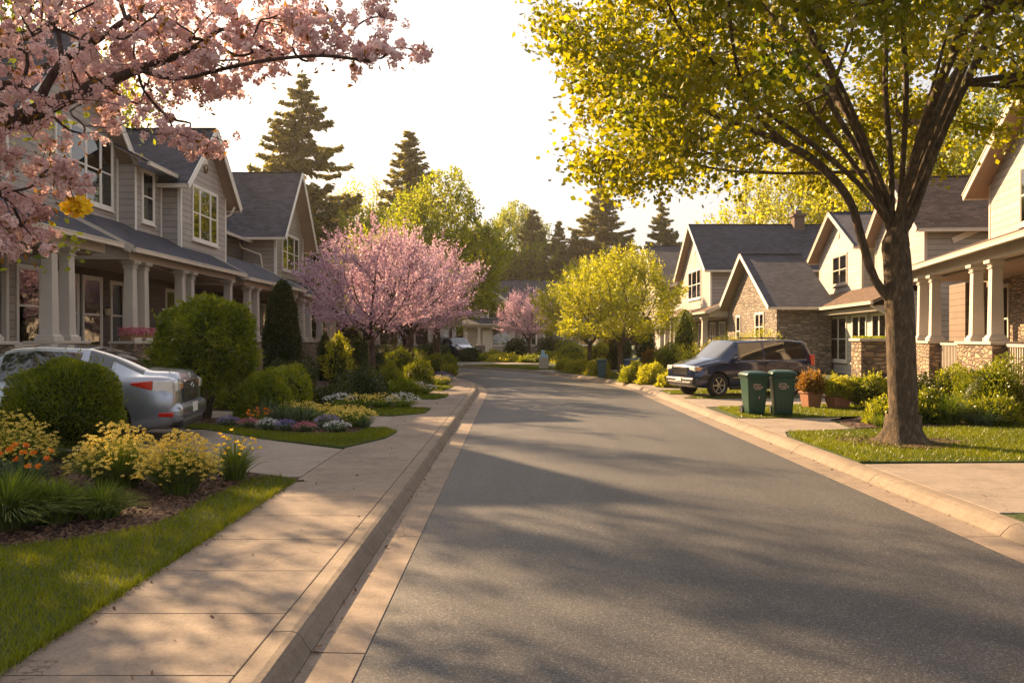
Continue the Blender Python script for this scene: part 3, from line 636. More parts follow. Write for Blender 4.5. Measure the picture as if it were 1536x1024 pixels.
def body(root, x0, x1, y0, y1, z0, ze, slope, wall, roof, ovx=0.3, ohe=0.4, back=True, trim='trim_white'):
    ym = (y0 + y1) / 2; zr = ze + slope * (ym - y0)
    MB().prism([(y0, z0), (y1, z0), (y1, ze), (ym, zr), (y0, ze)], x0, x1, 'x').build('wall', wall, root)
    R1, S1, GU = MB(), MB(), MB(); pieces = []; xa, xb = x0 - ovx, x1 + ovx
    for ye in (y0 - ohe, y1 + ohe):
        zz = ze - slope * ohe; q = [(xa, ye, zz), (xb, ye, zz), (xb, ym, zr), (xa, ym, zr)]
        R1.slab(q, 0.045, 0.105); S1.slab(q, 0.003, 0.044)
        for x in (xa - .018, xb + .018):
            up = Vector((0, -(zr - zz), ym - ye)); up = up if up.z > 0 else -up; up.normalize()
            RB = MB(); RB.beam(Vector((x, ye, zz)) + up * .03, Vector((x, ym, zr)) + up * .03, 0.034, 0.2, up=tuple(up)); pieces.append(RB)
    gutter_run(GU, (xa, y0 - ohe - .055, ze - slope * ohe + .015), (xb, y0 - ohe - .055, ze - slope * ohe + .015))
    rf = R1.build('roof', roof, root); S1.build('soffit', 'soffit', rf); GU.build('gutter', 'gutter_paint', rf, bev=0.006)
    for RB in pieces: RB.build('rake_board', trim, rf)
    MB().beam((xa, ym, zr + .115), (xb, ym, zr + .115), 0.24, 0.03).build('ridge_cap', roof, rf)
    return zr
def column(root, x, y, z0, z1, h=0.14):
    c = MB(); c.taper(x, y, z0, z0 + .09, h + .07, h + .07); c.taper(x, y, z0 + .09, z0 + .15, h + .05, h + .02)
    c.taper(x, y, z0 + .15, z1 - .2, h, h * 0.82); c.taper(x, y, z1 - .2, z1 - .16, h * .82 + .03, h * .82 + .03); c.taper(x, y, z1 - .16, z1 - .08, h * .82, h * .82 + .05)
    c.taper(x, y, z1 - .08, z1, h + .06, h + .06)
    return c.build('column', 'column_paint', root, bev=0.008)
def pier(root, x0, x1, y0, y1, z0, z1, m='stone_brown'):
    p = MB().box(x0, x1, y0, y1, z0, z1 - .07).build('pier', m, root, bev=0.012)
    MB().box(x0 - .05, x1 + .05, y0 - .05, y1 + .05, z1 - .07, z1).build('cap_stone', 'trim_cream', p, bev=0.012)
def railing(root, x0, x1, y, z0, z1):
    r = MB(); r.box(x0, x1, y - .045, y + .045, z1 - .06, z1); r.box(x0, x1, y - .03, y + .03, z0 + .08, z0 + .13)
    n = max(2, int((x1 - x0) / 0.13))
    for i in range(1, n): x = x0 + (x1 - x0) * i / n; r.box(x - .018, x + .018, y - .018, y + .018, z0 + .13, z1 - .06)
    r.build('railing', 'trim_cream', root)
def porch(root, x0, x1, yf, yb, zf, zg, slope, cols, piers, roof, ztop=None, rails=(), ends=(True, True), pz=1.55, pm='stone_brown', ch=0.14, hip=False, over=0.35, zc=None):
    """shed-roofed porch: eave gutter at height zg over y=yf, roof rising back to the wall at yb"""
    MB().box(x0, x1, yf - .1, yb, 0, zf).build('porch_floor', 'porch_deck', root, bev=0.01)
    zb = zg + slope * (yb - yf + over); R1, S1, T, GU = MB(), MB(), MB(), MB()
    xa, xb = x0 - .3, x1 + .3; ye = yf - over
    hx = min(2.2, (x1 - x0) / 3) if hip else 0
    q = [(xa, ye, zg), (xb, ye, zg), (xb - hx, yb, zb), (xa + hx, yb, zb)]
    R1.slab(q, 0.045, 0.105); S1.slab(q, 0.003, 0.044)
    if hip:
        for xe, xi in ((xa, xa + hx), (xb, xb - hx)):
            tri = [(xe, ye, zg), (xe, yb, zg), (xi, yb, zb)]
            v = [Vector(p) for p in tri]; n = (v[1] - v[0]).cross(v[2] - v[0]).normalized(); n = n if n.z > 0 else -n
            vv = [p + n * .045 for p in v] + [p + n * .1 for p in v]; R1.add(vv, [(0, 1, 2), (3, 5, 4), (0, 3, 4, 1), (1, 4, 5, 2), (2, 5, 3, 0)])
    gutter_run(GU, (xa, ye - .055, zg + .015), (xb, ye - .055, zg + .015))
    zc = zc or (zg - 0.02)           # underside of the beam
    bt = zg + slope * over - .02
    T.box(x0, x1, yf - .13, yf + .13, bt - .36, bt); T.box(x0 - .015, x1 + .015, yf - .15, yf + .15, bt - .06, bt - .005)
    for x in (x0, x1):
        s = 1 if x == x1 else -1
        T.prism([(yf + .13, bt - .36), (yb, bt - .36), (yb, zb - .03), (yf + .13, bt + .02)], min(x, x - s * .08), max(x, x - s * .08), 'x')
        if not hip:
            d = Vector((0, yb - ye, zb - zg)); up = Vector((0, -d.z, d.y)).normalized(); xx = xa - .018 if x == x0 else xb + .018
            T.beam(Vector((xx, ye, zg)) + up * .03, Vector((xx, yb, zb)) + up * .03, .034, .2, up=tuple(up))
    rf = R1.build('porch_roof', roof, root); S1.build('soffit', 'soffit', rf); GU.build('gutter', 'gutter_paint', rf, bev=0.008)
    T.build('porch_beam', 'trim_cream', root, bev=0.006)
    MB().box(x0 + .1, x1 - .1, yf + .14, yb, bt - .42, bt - .37).build('porch_ceiling', 'soffit', root)
    for x in cols: column(root, x, yf, pz, bt - .36, ch)
    for a, b in piers: pier(root, a, b, yf - .3, yf + .3, 0, pz, pm)
    for a, b in rails: railing(root, a, b, yf, zf, zf + .95)
def downspout(root, pts): MB().tube(pts, 0.045, 8).build('downspout', 'gutter_paint', root, smooth=True)
def wall(root, x0, x1, y0, y1, z0, z1, m, nm='wall'): return MB().box(x0, x1, y0, y1, z0, z1).build(nm, m, root)
def wall_lamp(root, x, y, z):
    m = MB(); m.box(x - .05, x + .05, y - .03, y, z - .08, z + .08); m.taper(x, y - .12, z + .09, z + .15, .08, .02); m.box(x - .01, x + .01, y - .12, y - .02, z + .02, z + .04)
    l = m.build('lamp_bracket', 'iron', root); MB().taper(x, y - .12, z - .1, z + .09, .045, .065).build('lamp_glass', 'lamp_glass', l)

def wreath(root, x, y, z):
    pts = [(x + .14 * math.cos(a), y - .05, z + .14 * math.sin(a)) for a in np.linspace(0, 2 * math.pi, 18)]
    MB().tube(pts, .03, 6).build('wreath', 'wicker', root, smooth=True)
    MB().tube([(x, y - .03, z + .15), (x + .01, y - .03, z + .42)], .008, 5).build('hanger', 'iron', root)

# ------------------------------------------------------------------ houses on the left (local x = world y)
def left_houses():
    # nearest: tall gable with a triple window, deep porch running out of the frame
    h = empty('townhouse', (-10, 0, G), R(90), 'nearest grey townhouse, half hidden behind pink blossom, porch reaching the left frame edge', 'house', 'grey townhouses in a row')
    zw = 0.0
    gable(h, 19.7, 25.3, 2.0, 10, zw, 7.0, .98, 'siding_taupe', 'roof_slate', ohe=.55, ovf=.45)
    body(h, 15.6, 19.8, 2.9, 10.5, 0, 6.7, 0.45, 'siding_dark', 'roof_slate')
    win(h, (23.35, 2.0, 5.45), 3.0, 1.95, lights=(.8, 1, 1, .8), blind=.24)
    win(h, (20.6, 2.0, 1.45), 0.9, 1.85)
    win(h, (16.9, 2.35, 1.3), 1.4, 1.9, lights=(1, 1))
    wall(h, 15.7, 19.7, 2.35, 2.9, 0, 3.4, 'siding_dark')
    win(h, (19.15, 2.35, 1.25), .8, 2.1)
    porch(h, 15.5, 20.15, 0, 2.9, .5, 3.83, .50, (17.95, 18.65, 15.8), ((17.6, 19.0), (15.5, 16.2)), 'roof_slate', rails=((16.2, 17.6),), pz=1.52)
    porch(h, 21.45, 29.75, 0, 2.05, .5, 3.80, .50, (), (), 'roof_slate') if False else None
    # second: narrow bay, then a gable with a triple window
    h = empty('townhouse', (-10, 0, G), R(90), 'second grey townhouse, gable with wide triple window above the long porch roof', 'house', 'grey townhouses in a row')
    gable(h, 27.3, 31.6, .9, 10, 4.0, 6.85, .93, 'siding_taupe', 'roof_slate', ohe=.42, ovf=.42)
    wall(h, 25.32, 27.28, 1.5, 6, 4.2, 6.85, 'siding_taupe')
    r = MB(); s = MB(); q = [(24.9, .95, 6.78), (27.3, .95, 6.78), (27.3, 5.5, 9.2), (24.9, 5.5, 9.2)]; r.slab(q, .045, .105); s.slab(q, .003, .044)
    rf = r.build('roof', 'roof_slate', h); s.build('soffit', 'soffit', rf); g_ = MB(); gutter_run(g_, (24.9, .9, 6.8), (27.0, .9, 6.8)); g_.build('gutter', 'gutter_paint', rf, bev=.006)
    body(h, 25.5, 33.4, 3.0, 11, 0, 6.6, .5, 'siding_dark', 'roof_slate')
    win(h, (26.2, 1.5, 5.25), .72, 1.5); win(h, (29.45, .9, 5.0), 2.25, 1.75, lights=(.7, 1.15, .75), blind=.25)
    MB().box(25.31, 25.42, 1.485, 1.5, 4.6, 6.8).build('corner_board', 'trim_white', h); MB().box(27.16, 27.27, 1.485, 1.5, 4.4, 6.8).build('corner_board', 'trim_white', h)
    wall(h, 21.4, 33.4, 1.95, 2.4, 0, 4.4, 'siding_dark'); win(h, (29.4, 1.95, 1.3), 1.5, 1.9, lights=(1, 1))
    for x in (22.3, 23.6): win(h, (x, 1.95, 1.25), .95, 2.0, blind=0, curtain=True)
    door(h, (26.4, 1.95, .5)); win(h, (25.1, 1.95, 1.3), .7, 1.9)
    porch(h, 21.4, 29.6, 0, 1.9, .5, 3.80, .52, (21.75, 22.45, 25.0, 25.7, 29.2), ((21.3, 22.9), (24.6, 26.1), (28.8, 29.6)), 'roof_slate', rails=((22.9, 24.6), (26.1, 28.8)), pz=1.5)
    wall_lamp(h, 24.3, 1.95, 2.35); wreath(h, 29.45, .9, 7.55)
    downspout(h, [(31.75, .62, 6.55), (31.85, .8, 6.3), (31.7, 1.3, 6.0), (31.72, 1.2, 4.2)])
    # third
    h = empty('townhouse', (-10, 0, G), R(90), 'third grey townhouse, steep slate gable rising above the dark green column shrub', 'house', 'grey townhouses in a row')
    gable(h, 40.4, 45.6, 1.5, 11, 3.9, 7.0, 1.15, 'siding_grey', 'roof_slate', ohe=.6, ovf=.62)
    body(h, 33.5, 40.6, 3.1, 11, 0, 6.4, .5, 'siding_dark', 'roof_slate')
    win(h, (43.0, 1.5, 5.05), 3.0, 1.75, lights=(.7, 1.1, .7), blind=.2)
    win(h, (36.6, 3.1, 4.9), 1.0, 1.3)
    wall(h, 30.5, 46, 2.0, 3.1, 0, 4.6, 'siding_dark')
    for x in (32.2, 34.8, 40.2, 43.4): win(h, (x, 2.0, 1.25), 1.1, 1.9, lights=(1, 1) if x > 40 else (1,))
    door(h, (37.6, 2.0, .5))
    porch(h, 30.55, 38.2, 0, 2.0, .5, 3.72, .5, (31.3, 32.3, 36.0, 37.7), ((30.9, 32.7), (35.6, 38.1)), 'roof_slate', rails=((32.7, 35.6),), pz=1.5)
    porch(h, 38.9, 46.6, 0, 2.0, .5, 3.55, .5, (39.3, 40.6, 43.0, 45.0, 46.2), ((38.9, 41.0), (42.6, 46.5)), 'roof_slate', rails=(), pz=1.45, ch=.16, pm='stone_grey')
    downspout(h, [(39.8, 3.3, 6.5), (39.9, 3.0, 5.9), (40.2, 2.2, 5.6), (40.25, 2.0, 4.2)])
    # house across the bend, seen between the cherry trunks
    h = empty('house', (-13.5, 60.5, G), R(8), 'porch-fronted house across the bend, seen behind the mauve cherry crown', 'house')
    body(h, 0, 9.5, 1.8, 10, 0, 5.9, .75, 'siding_dark', 'roof_slate')
    porch(h, 2.0, 9.5, 0, 1.8, .5, 3.5, .4, (2.3, 3.6, 5.0, 6.2, 7.4, 8.3, 9.2), ((2.0, 9.4),), 'roof_slate', pz=1.1, ch=.15, pm='stone_grey')
    for x in (3.0, 5.6, 8.3): win(h, (x, 1.8, 1.3), 1.1, 1.7, lights=(1, 1))
    for x in (2.2, 6.8): win(h, (x, 1.8, 4.0), 1.3, 1.2, lights=(1, 1))
left_houses()

def right_houses():
    h = empty('house', (12.9, 27.6, G), R(-101.9), 'cream porch house at the right frame edge with paired columns on brown stone piers', 'house')
    gable(h, 3.4, 10.6, 1.5, 9, 3.95, 5.95, .48, 'siding_cream', 'roof_brown', ohe=.55, ovf=.5, trim='trim_cream')
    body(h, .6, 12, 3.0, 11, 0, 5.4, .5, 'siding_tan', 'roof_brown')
    win(h, (6.75, 1.5, 4.55), 1.9, 1.4, lights=(1, 1), trim='trim_cream')
    wall(h, 0.3, 14, 2.2, 3.0, 0, 4.4, 'siding_tan'); wall(h, 3.4, 6.4, 2.05, 2.2, 0, 3.6, 'stone_brown')
    for x, w_ in ((2.4, .9), (9.4, 1.4), (11.8, 1.4)): win(h, (x, 2.2, 1.2), w_, 1.9, lights=(1,) if w_ < 1 else (1, 1), trim='trim_cream')
    door(h, (7.6, 2.2, .5)); wall_lamp(h, 6.8, 2.2, 2.3)
    porch(h, 1.6, 14, 0, 2.2, .5, 3.62, .36, (2.35, 3.65, 7.2, 8.5, 12.6), ((1.85, 4.2), (6.7, 9.2), (12.0, 13.6)), 'roof_brown', rails=((4.2, 6.7), (9.2, 12.0)), pz=1.5, over=.4)
    for y in (0,): MB().box(.0, 1.62, 1.4, 2.0, 0, 3.3).build('wall', 'siding_tan', h)
    h = empty('house', (15.0, 47.0, G), R(-95.3), 'pale boarded house behind the big tree trunk with white upper gable and porch corner', 'house')
    gable(h, 2.2, 9.2, 1.6, 9, 0, 5.85, .52, 'siding_pale', 'roof_slate', ohe=.5, ovf=.5, trim='trim_cream')
    gable(h, 11.0, 16.3, 1.6, 9, 0, 5.75, .8, 'siding_cream', 'roof_brown', ohe=.35, ovf=.4, trim='trim_cream')
    body(h, 0.6, 16.0, 3.0, 12, 0, 5.3, .45, 'siding_tan', 'roof_brown')
    win(h, (5.9, 1.6, 4.25), 2.2, 1.35, lights=(1, 1), trim='trim_cream', curtain=True); win(h, (13.8, 1.6, 3.7), 1.6, 1.6, lights=(1, 1), trim='trim_cream')
    wall(h, 5.6, 16.3, .45, 1.6, 0, 3.3, 'siding_pale')
    for x, w_ in ((7.3, 1.0), (9.7, 2.3), (12.6, 1.7), (15.0, 1.5)): win(h, (x, .45, .62), w_, 1.85, lights=(1, 1) if w_ > 1 else (1,), trim='trim_white', blind=.92)
    porch(h, .1, 5.55, 0, 1.6, .3, 2.86, .45, (.5, 2.1), ((0, 2.6),), 'roof_brown', pz=.75, ch=.17, pm='stone_grey', over=.3, hip=False)
    win(h, (3.6, 1.6, .8), 1.5, 1.8, lights=(1, 1), grid=2)
    r, s, g_ = MB(), MB(), MB(); q = [(5.86, -.3, 2.86), (16.6, -.3, 2.86), (16.6, 1.6, 3.72), (5.86, 1.6, 3.72)]; r.slab(q, .045, .105); s.slab(q, .003, .044); gutter_run(g_, (5.86, -.355, 2.88), (16.6, -.355, 2.88))
    rf = r.build('porch_roof', 'roof_brown', h); s.build('soffit', 'soffit', rf); g_.build('gutter', 'gutter_paint', rf, bev=.008)
    MB().box(5.6, 16.3, -.1, .44, 2.6, 2.8).build('porch_beam', 'trim_cream', h)
    downspout(h, [(16.35, -.3, 2.8), (16.3, .1, 2.55), (16.35, .35, 2.4), (16.35, .36, .1)]); downspout(h, [(.0, -.3, 2.8), (-.05, -.2, 2.4), (-.1, .1, 2.0), (0, .2, .9)])
    # slate roofed house with the stone garage gable
    h = empty('house', (11.5, 57, G), R(-90), 'slate roofed house with a stone fronted low gable behind the dark van', 'house')
    zr = gable(h, 0, 8.3, 0, 13, 3.25, 5.75, .70, 'siding_taupe', 'roof_dark', ohe=.45, ovf=.42)
    zs = gable(h, 10.4, 19.0, .5, 3.0, 0, 3.15, .60, 'stone_grey', 'roof_dark', ohe=.42, ovf=.5, vent=False, corners=False)
    win(h, (4.1, 0, 4.1), 3.5, 1.7, lights=(.8, 1.1, .8), blind=.0); MB().box(4.1 - .09, 4.1 + .09, -.02, 0, 6.0, 7.9).build('trim_post', 'trim_cream', h)
    win(h, (16.4, .5, 1.5), 1.3, 1.25, lights=(1, 1), trim='trim_white'); win(h, (12.6, .5, 1.2), .7, 1.5)
    wall(h, 8.3, 10.4, 1.2, 8, 0, 3.4, 'siding_dark'); door(h, (9.4, 1.2, .1), w_=1.1)
    wall(h, -4, 8.3, 1.1, 12, 0, 3.3, 'siding_dark')
    for x in (-2.5, 1.0, 4.4, 6.8): win(h, (x, 1.1, .9), 1.2, 1.6, lights=(1, 1))
    porch(h, -3.6, 10.3, -.4, 1.1, .3, 3.0, .42, (-3.3, -1.2, 0.2, 8.6), ((-3.6, -2.6), (8.1, 9.2)), 'roof_brown', pz=.7, ch=.17, pm='stone_grey')
    ch = MB().box(.1, .75, 6.1, 6.75, 0, 1.1).box(.0, .85, 6.0, 6.85, 1.1, 1.25).box(.25, .6, 6.25, 6.6, 1.25, 1.5).build('chimney', 'brick', h); ch.location = (4.0, 0, zr - .55)
    v = MB().box(-.22, .22, -.22, .22, 0, .9).taper(0, 0, .9, 1.15, .34, .1).build('chimney', 'terracotta', h); v.location = (13.0, 2.3, zs - 1.5)
    # pale far house on the right
    h = empty('house', (11.6, 77, G), R(-90), 'farthest right-hand house, small slate gable beside the yellow tree', 'house')
    gable(h, 0, 11, 0, 11, 0, 5.95, .62, 'siding_taupe', 'roof_dark', ohe=.45, ovf=.45)
    wall(h, 11, 16.5, .7, 8, 0, 5.6, 'siding_taupe'); win(h, (12.6, .7, 4.1), 1.0, 1.3); win(h, (14.6, .7, 4.1), 1.0, 1.3)
    r, s = MB(), MB(); q = [(11, .2, 5.4), (17, .2, 5.4), (17, 5, 7.6), (11, 5, 7.6)]; r.slab(q, .045, .1); s.slab(q, 0, .044); rf = r.build('roof', 'roof_dark', h); s.build('soffit', 'soffit', rf)
    win(h, (5.5, 0, 4.2), 1.6, 1.4, lights=(1, 1)); win(h, (5.5, 0, 1.0), 2.0, 1.5, lights=(1, 1, 1)); win(h, (13.5, .7, 1.0), 2.0, 1.5, lights=(1, 1))
    # end house facing the camera
    h = empty('house', (-5.2, 84, G), 0, 'wide slate roofed house closing the view at the end of the street', 'house')
    body(h, 0, 17, 2.0, 9.5, 0, 5.0, .72, 'siding_grey', 'roof_dark')
    gable(h, 0.3, 5.0, 0, 3, 0, 5.0, .62, 'siding_pale', 'roof_dark', ohe=.35, ovf=.35); gable(h, 7.5, 11.2, .8, 4, 0, 5.0, .68, 'siding_taupe', 'roof_dark', ohe=.3, ovf=.3, vent=False)
    win(h, (3.7, 0, 3.6), 2.0, 1.5, lights=(1, 1)); win(h, (9.3, .8, 3.7), 1.4, 1.3, lights=(1, 1)); win(h, (14, 2, 3.6), 1.6, 1.3, lights=(1, 1))
    porch(h, 0.2, 5.4, -1.4, 0, .2, 2.9, .35, (.5, 1.8, 5.2), ((.2, 2.4),), 'roof_dark', pz=.9, ch=.15, pm='stone_grey')
    for x, y in ((3.9, 0), (7.0, 2), (9.3, .8), (13, 2)): win(h, (x, y, .9), 1.9, 1.6, lights=(1, 1))
    door(h, (2.6, 0, .2), m='trim_white')
right_houses()

# ------------------------------------------------------------------ trees
def grow(targets, chains, bf=0.5, seed=0):
    """balanced spanning tree: every target joins the node that keeps both the new twig and the way to the root short"""
    pos, par, pl, ok = [], [], [], []
    for pi, pts, free in chains:
        prev = pi
        for i, p in enumerate(pts):
            p = np.array(p, float)
            if prev >= 0: d = pl[prev] + np.linalg.norm(p - pos[prev])
            else: d = 0.0
            pos.append(p); par.append(prev); pl.append(d); ok.append(i >= free); prev = len(pos) - 1
    T = np.asarray(targets, float); n = len(T)
    best = np.full(n, 1e9); bj = np.zeros(n, int)
    for j, p in enumerate(pos):
        if not ok[j]: continue
        c = np.linalg.norm(T - p, axis=1); c = c + bf * (pl[j] + c); m = c < best; best[m] = c[m]; bj[m] = j
    alive = np.ones(n, bool)
    for _ in range(n):
        b = np.where(alive, best, 1e9); i = int(b.argmin()); alive[i] = False; j = bj[i]
        d = np.linalg.norm(T[i] - pos[j]); pos.append(T[i]); par.append(j); pl.append(pl[j] + d); k = len(pos) - 1
        c = np.linalg.norm(T - T[i], axis=1); c = c + bf * (pl[k] + c); m = alive & (c < best); best[m] = c[m]; bj[m] = k
    return np.array(pos), np.array(par)
def relax(pos, par, fixed, it=3):
    n = len(pos); kids = [[] for _ in range(n)]; cnt = np.ones(n)
    for i in range(n):
        if par[i] >= 0: kids[par[i]].append(i)
    for i in range(n - 1, -1, -1):
        if par[i] >= 0: cnt[par[i]] += cnt[i]
    main = np.array([max(k, key=lambda q: cnt[q]) if k else -1 for k in kids]); m = (main >= 0) & (par >= 0) & (np.arange(n) >= fixed)
    for _ in range(it):
        q = pos.copy(); q[m] = .4 * pos[m] + .3 * pos[par[m]] + .3 * pos[main[m]]; pos = q
    return pos
def wood(pos, par, rtrunk, rtip, flare=1.0, sides=9, mn=0.0, jit=0.0, power=None):
    n = len(pos); cnt = np.zeros(n); kids = [[] for _ in range(n)]
    for i in range(n):
        if par[i] >= 0: kids[par[i]].append(i)
    order = []; st = [i for i in range(n) if par[i] < 0]
    while st: i = st.pop(); order.append(i); st += kids[i]
    for i in reversed(order): cnt[i] = max(1, sum(cnt[k] for k in kids[i]))
    N = cnt[0]; e = math.log(rtrunk / rtip) / math.log(N) if power is None else power
    rad = rtip * cnt ** e; mb = MB(); rr = random.Random(3)
    starts = [(i, None) for i in range(n) if par[i] < 0]
    while starts:
        i, pr_ = starts.pop(); ch = [] if pr_ is None else [pr_]; c = i
        while True:
            ch.append(c)
            if not kids[c]: break
            ks = sorted(kids[c], key=lambda k: -cnt[k]); starts += [(k, c) for k in ks[1:]]; c = ks[0]
        if len(ch) < 2: continue
        P = [Vector(pos[k]) for k in ch]; r0 = [rad[k] for k in ch]
        if pr_ is not None: r0[0] = min(rad[pr_] * .85, rad[i] * 1.25)
        if max(r0[1:]) < mn: continue
        Q, q = [], []
        sub = 3 if max(r0) > rtip * 2.2 else 1
        for a in range(len(P) - 1):
            p0, p1, p2, p3 = P[max(a - 1, 0)], P[a], P[a + 1], P[min(a + 2, len(P) - 1)]
            for s_ in range(sub):
                t = s_ / sub; Q.append(0.5 * ((2 * p1) + (p2 - p0) * t + (2 * p0 - 5 * p1 + 4 * p2 - p3) * t * t + (3 * p1 - p0 - 3 * p2 + p3) * t ** 3)); q.append(r0[a] + (r0[a + 1] - r0[a]) * t)
        Q.append(P[-1]); q.append(r0[-1] * .6)
        mb.tube(Q, q, sides if max(q) > rtrunk * .3 else (6 if max(q) > rtip * 3 else 4), cap=False)
    return mb, cnt, rad
def ell(n, c, r, zmin=None, shell=0.0, rg=rng, rough=0.0):
    P = []
    while len(P) < n:
        d = rdir(n * 2, rg); u = rg.random(n * 2) ** (1 / 3); u = shell + (1 - shell) * u
        k = 1 + rough * np.sin(d[:, 0] * 5 + 1) * np.sin(d[:, 1] * 4 + 2) * 1.0 + rough * .6 * np.sin(d[:, 2] * 9)
        Q = np.array(c) + d * (u * k)[:, None] * np.array(r)
        if zmin is not None: Q = Q[Q[:, 2] > zmin(Q) if callable(zmin) else Q[:, 2] > zmin]
        P = list(P) + list(Q)
    return np.array(P[:n])
def sprays(pos, par, cnt, k, per, sig, L, W, maxc=3, droop=0.0, rg=rng, along=True):
    """leaf positions around the thin twigs"""
    idx = [i for i in range(len(pos)) if cnt[i] <= maxc and par[i] >= 0]
    A = pos[idx]; B = pos[par[idx]]; d = A - B; ln = np.linalg.norm(d, axis=1, keepdims=True)
    out, D = [], []
    for _ in range(per):
        t = rg.random((len(A), 1)) ** 0.8; t = np.minimum(t * 1.15, 1.15)
        p = B + d * t + rg.normal(size=A.shape) * sig; p[:, 2] -= droop * rg.random(len(p)); out.append(p); D.append(unit(d + rg.normal(size=d.shape) * ln * .5) + np.array([0, 0, -0.3]))
    return np.concatenate(out), np.concatenate(D)
def decid(seed, H, trunk_h, rx, rz, n, per, leaf, mat_, rt=0.12, cz=None, bark='bark', sig=.16, lean=0.0, bf=.6, rtip=.008, zmin=None, rough=.15, shell=.25, var=None, Wk=.62, maxc=2, top=False, spike=0.0):
    rg = np.random.default_rng(seed); cz = cz if cz is not None else H - rz
    tg = ell(n, (lean, 0, cz), (rx, rx, rz), zmin=zmin if zmin is not None else trunk_h * .95, shell=shell, rg=rg, rough=rough)
    if top: tg[:, :2] *= (1.0 - 0.55 * np.clip((tg[:, 2:3] - cz) / rz, 0, 1))
    ch = [(-1, [(0, 0, -.05), (0.01, 0, trunk_h * .35), (.02 + lean * .1, .01, trunk_h * .7), (lean * .2, 0, trunk_h)], 3)]
    pos, par = grow(tg, ch, bf); pos = relax(pos, par, 4, 3)
    mb, cnt, rad = wood(pos, par, rt, rtip)
    P, D = sprays(pos, par, cnt, 0, per, sig, leaf, leaf, maxc=maxc, rg=rg)
    if spike:      # long shoots standing out of the crown
        tips = pos[cnt <= 1]; d = tips - np.array([lean, 0, cz - rz * .6]); r_ = np.linalg.norm((tips - np.array([lean, 0, cz])) / np.array([rx, rx, rz]), axis=1)
        k = (r_ > .62); tips, d = tips[k], unit(d[k]); d = unit(d + rg.normal(size=d.shape) * .18 + np.array([0, 0, .25])); ln = spike * rg.uniform(.35, 1.2, (len(tips), 1))
        for t in np.linspace(.05, 1, 16): P = np.concatenate([P, tips + d * ln * t + rg.normal(size=tips.shape) * leaf * .45]); D = np.concatenate([D, d])
        for a, b in zip(tips[::2], (tips + d * ln)[::2]): mb.tube([tuple(a), tuple(b)], [rtip * .6, rtip * .25], 3, cap=False)
    # clumps: brighter and darker sprays, each cluster of leaves with its own tone
    cl = np.sin(P[:, 0] * 2.3 + seed) * np.sin(P[:, 1] * 2.7 + 1) * np.sin(P[:, 2] * 2.9 + 2)
    v = np.clip(rg.random(len(P)) * .7 + .15 + .35 * cl, 0, 1)
    V, _ = leaves(P, leaf, leaf * Wk, D, 1.3, v, rg)
    me = np_mesh('crown', V, 4, v); wm = mb.mesh('trunk', True)
    wm.materials.append(MATS[bark]); me.materials.append(MATS[mat_])
    return wm, me
def plant_tree(kind, meshes, loc, label, cat='tree', group=None, scale=1.0, rz=None, sz=None):
    o = empty(kind, loc, random.uniform(0, 6.28) if rz is None else rz, label, cat, group)
    o.scale = (scale, scale, sz or scale)
    link('trunk', meshes[0], None, o); link('crown', meshes[1], None, o); return o

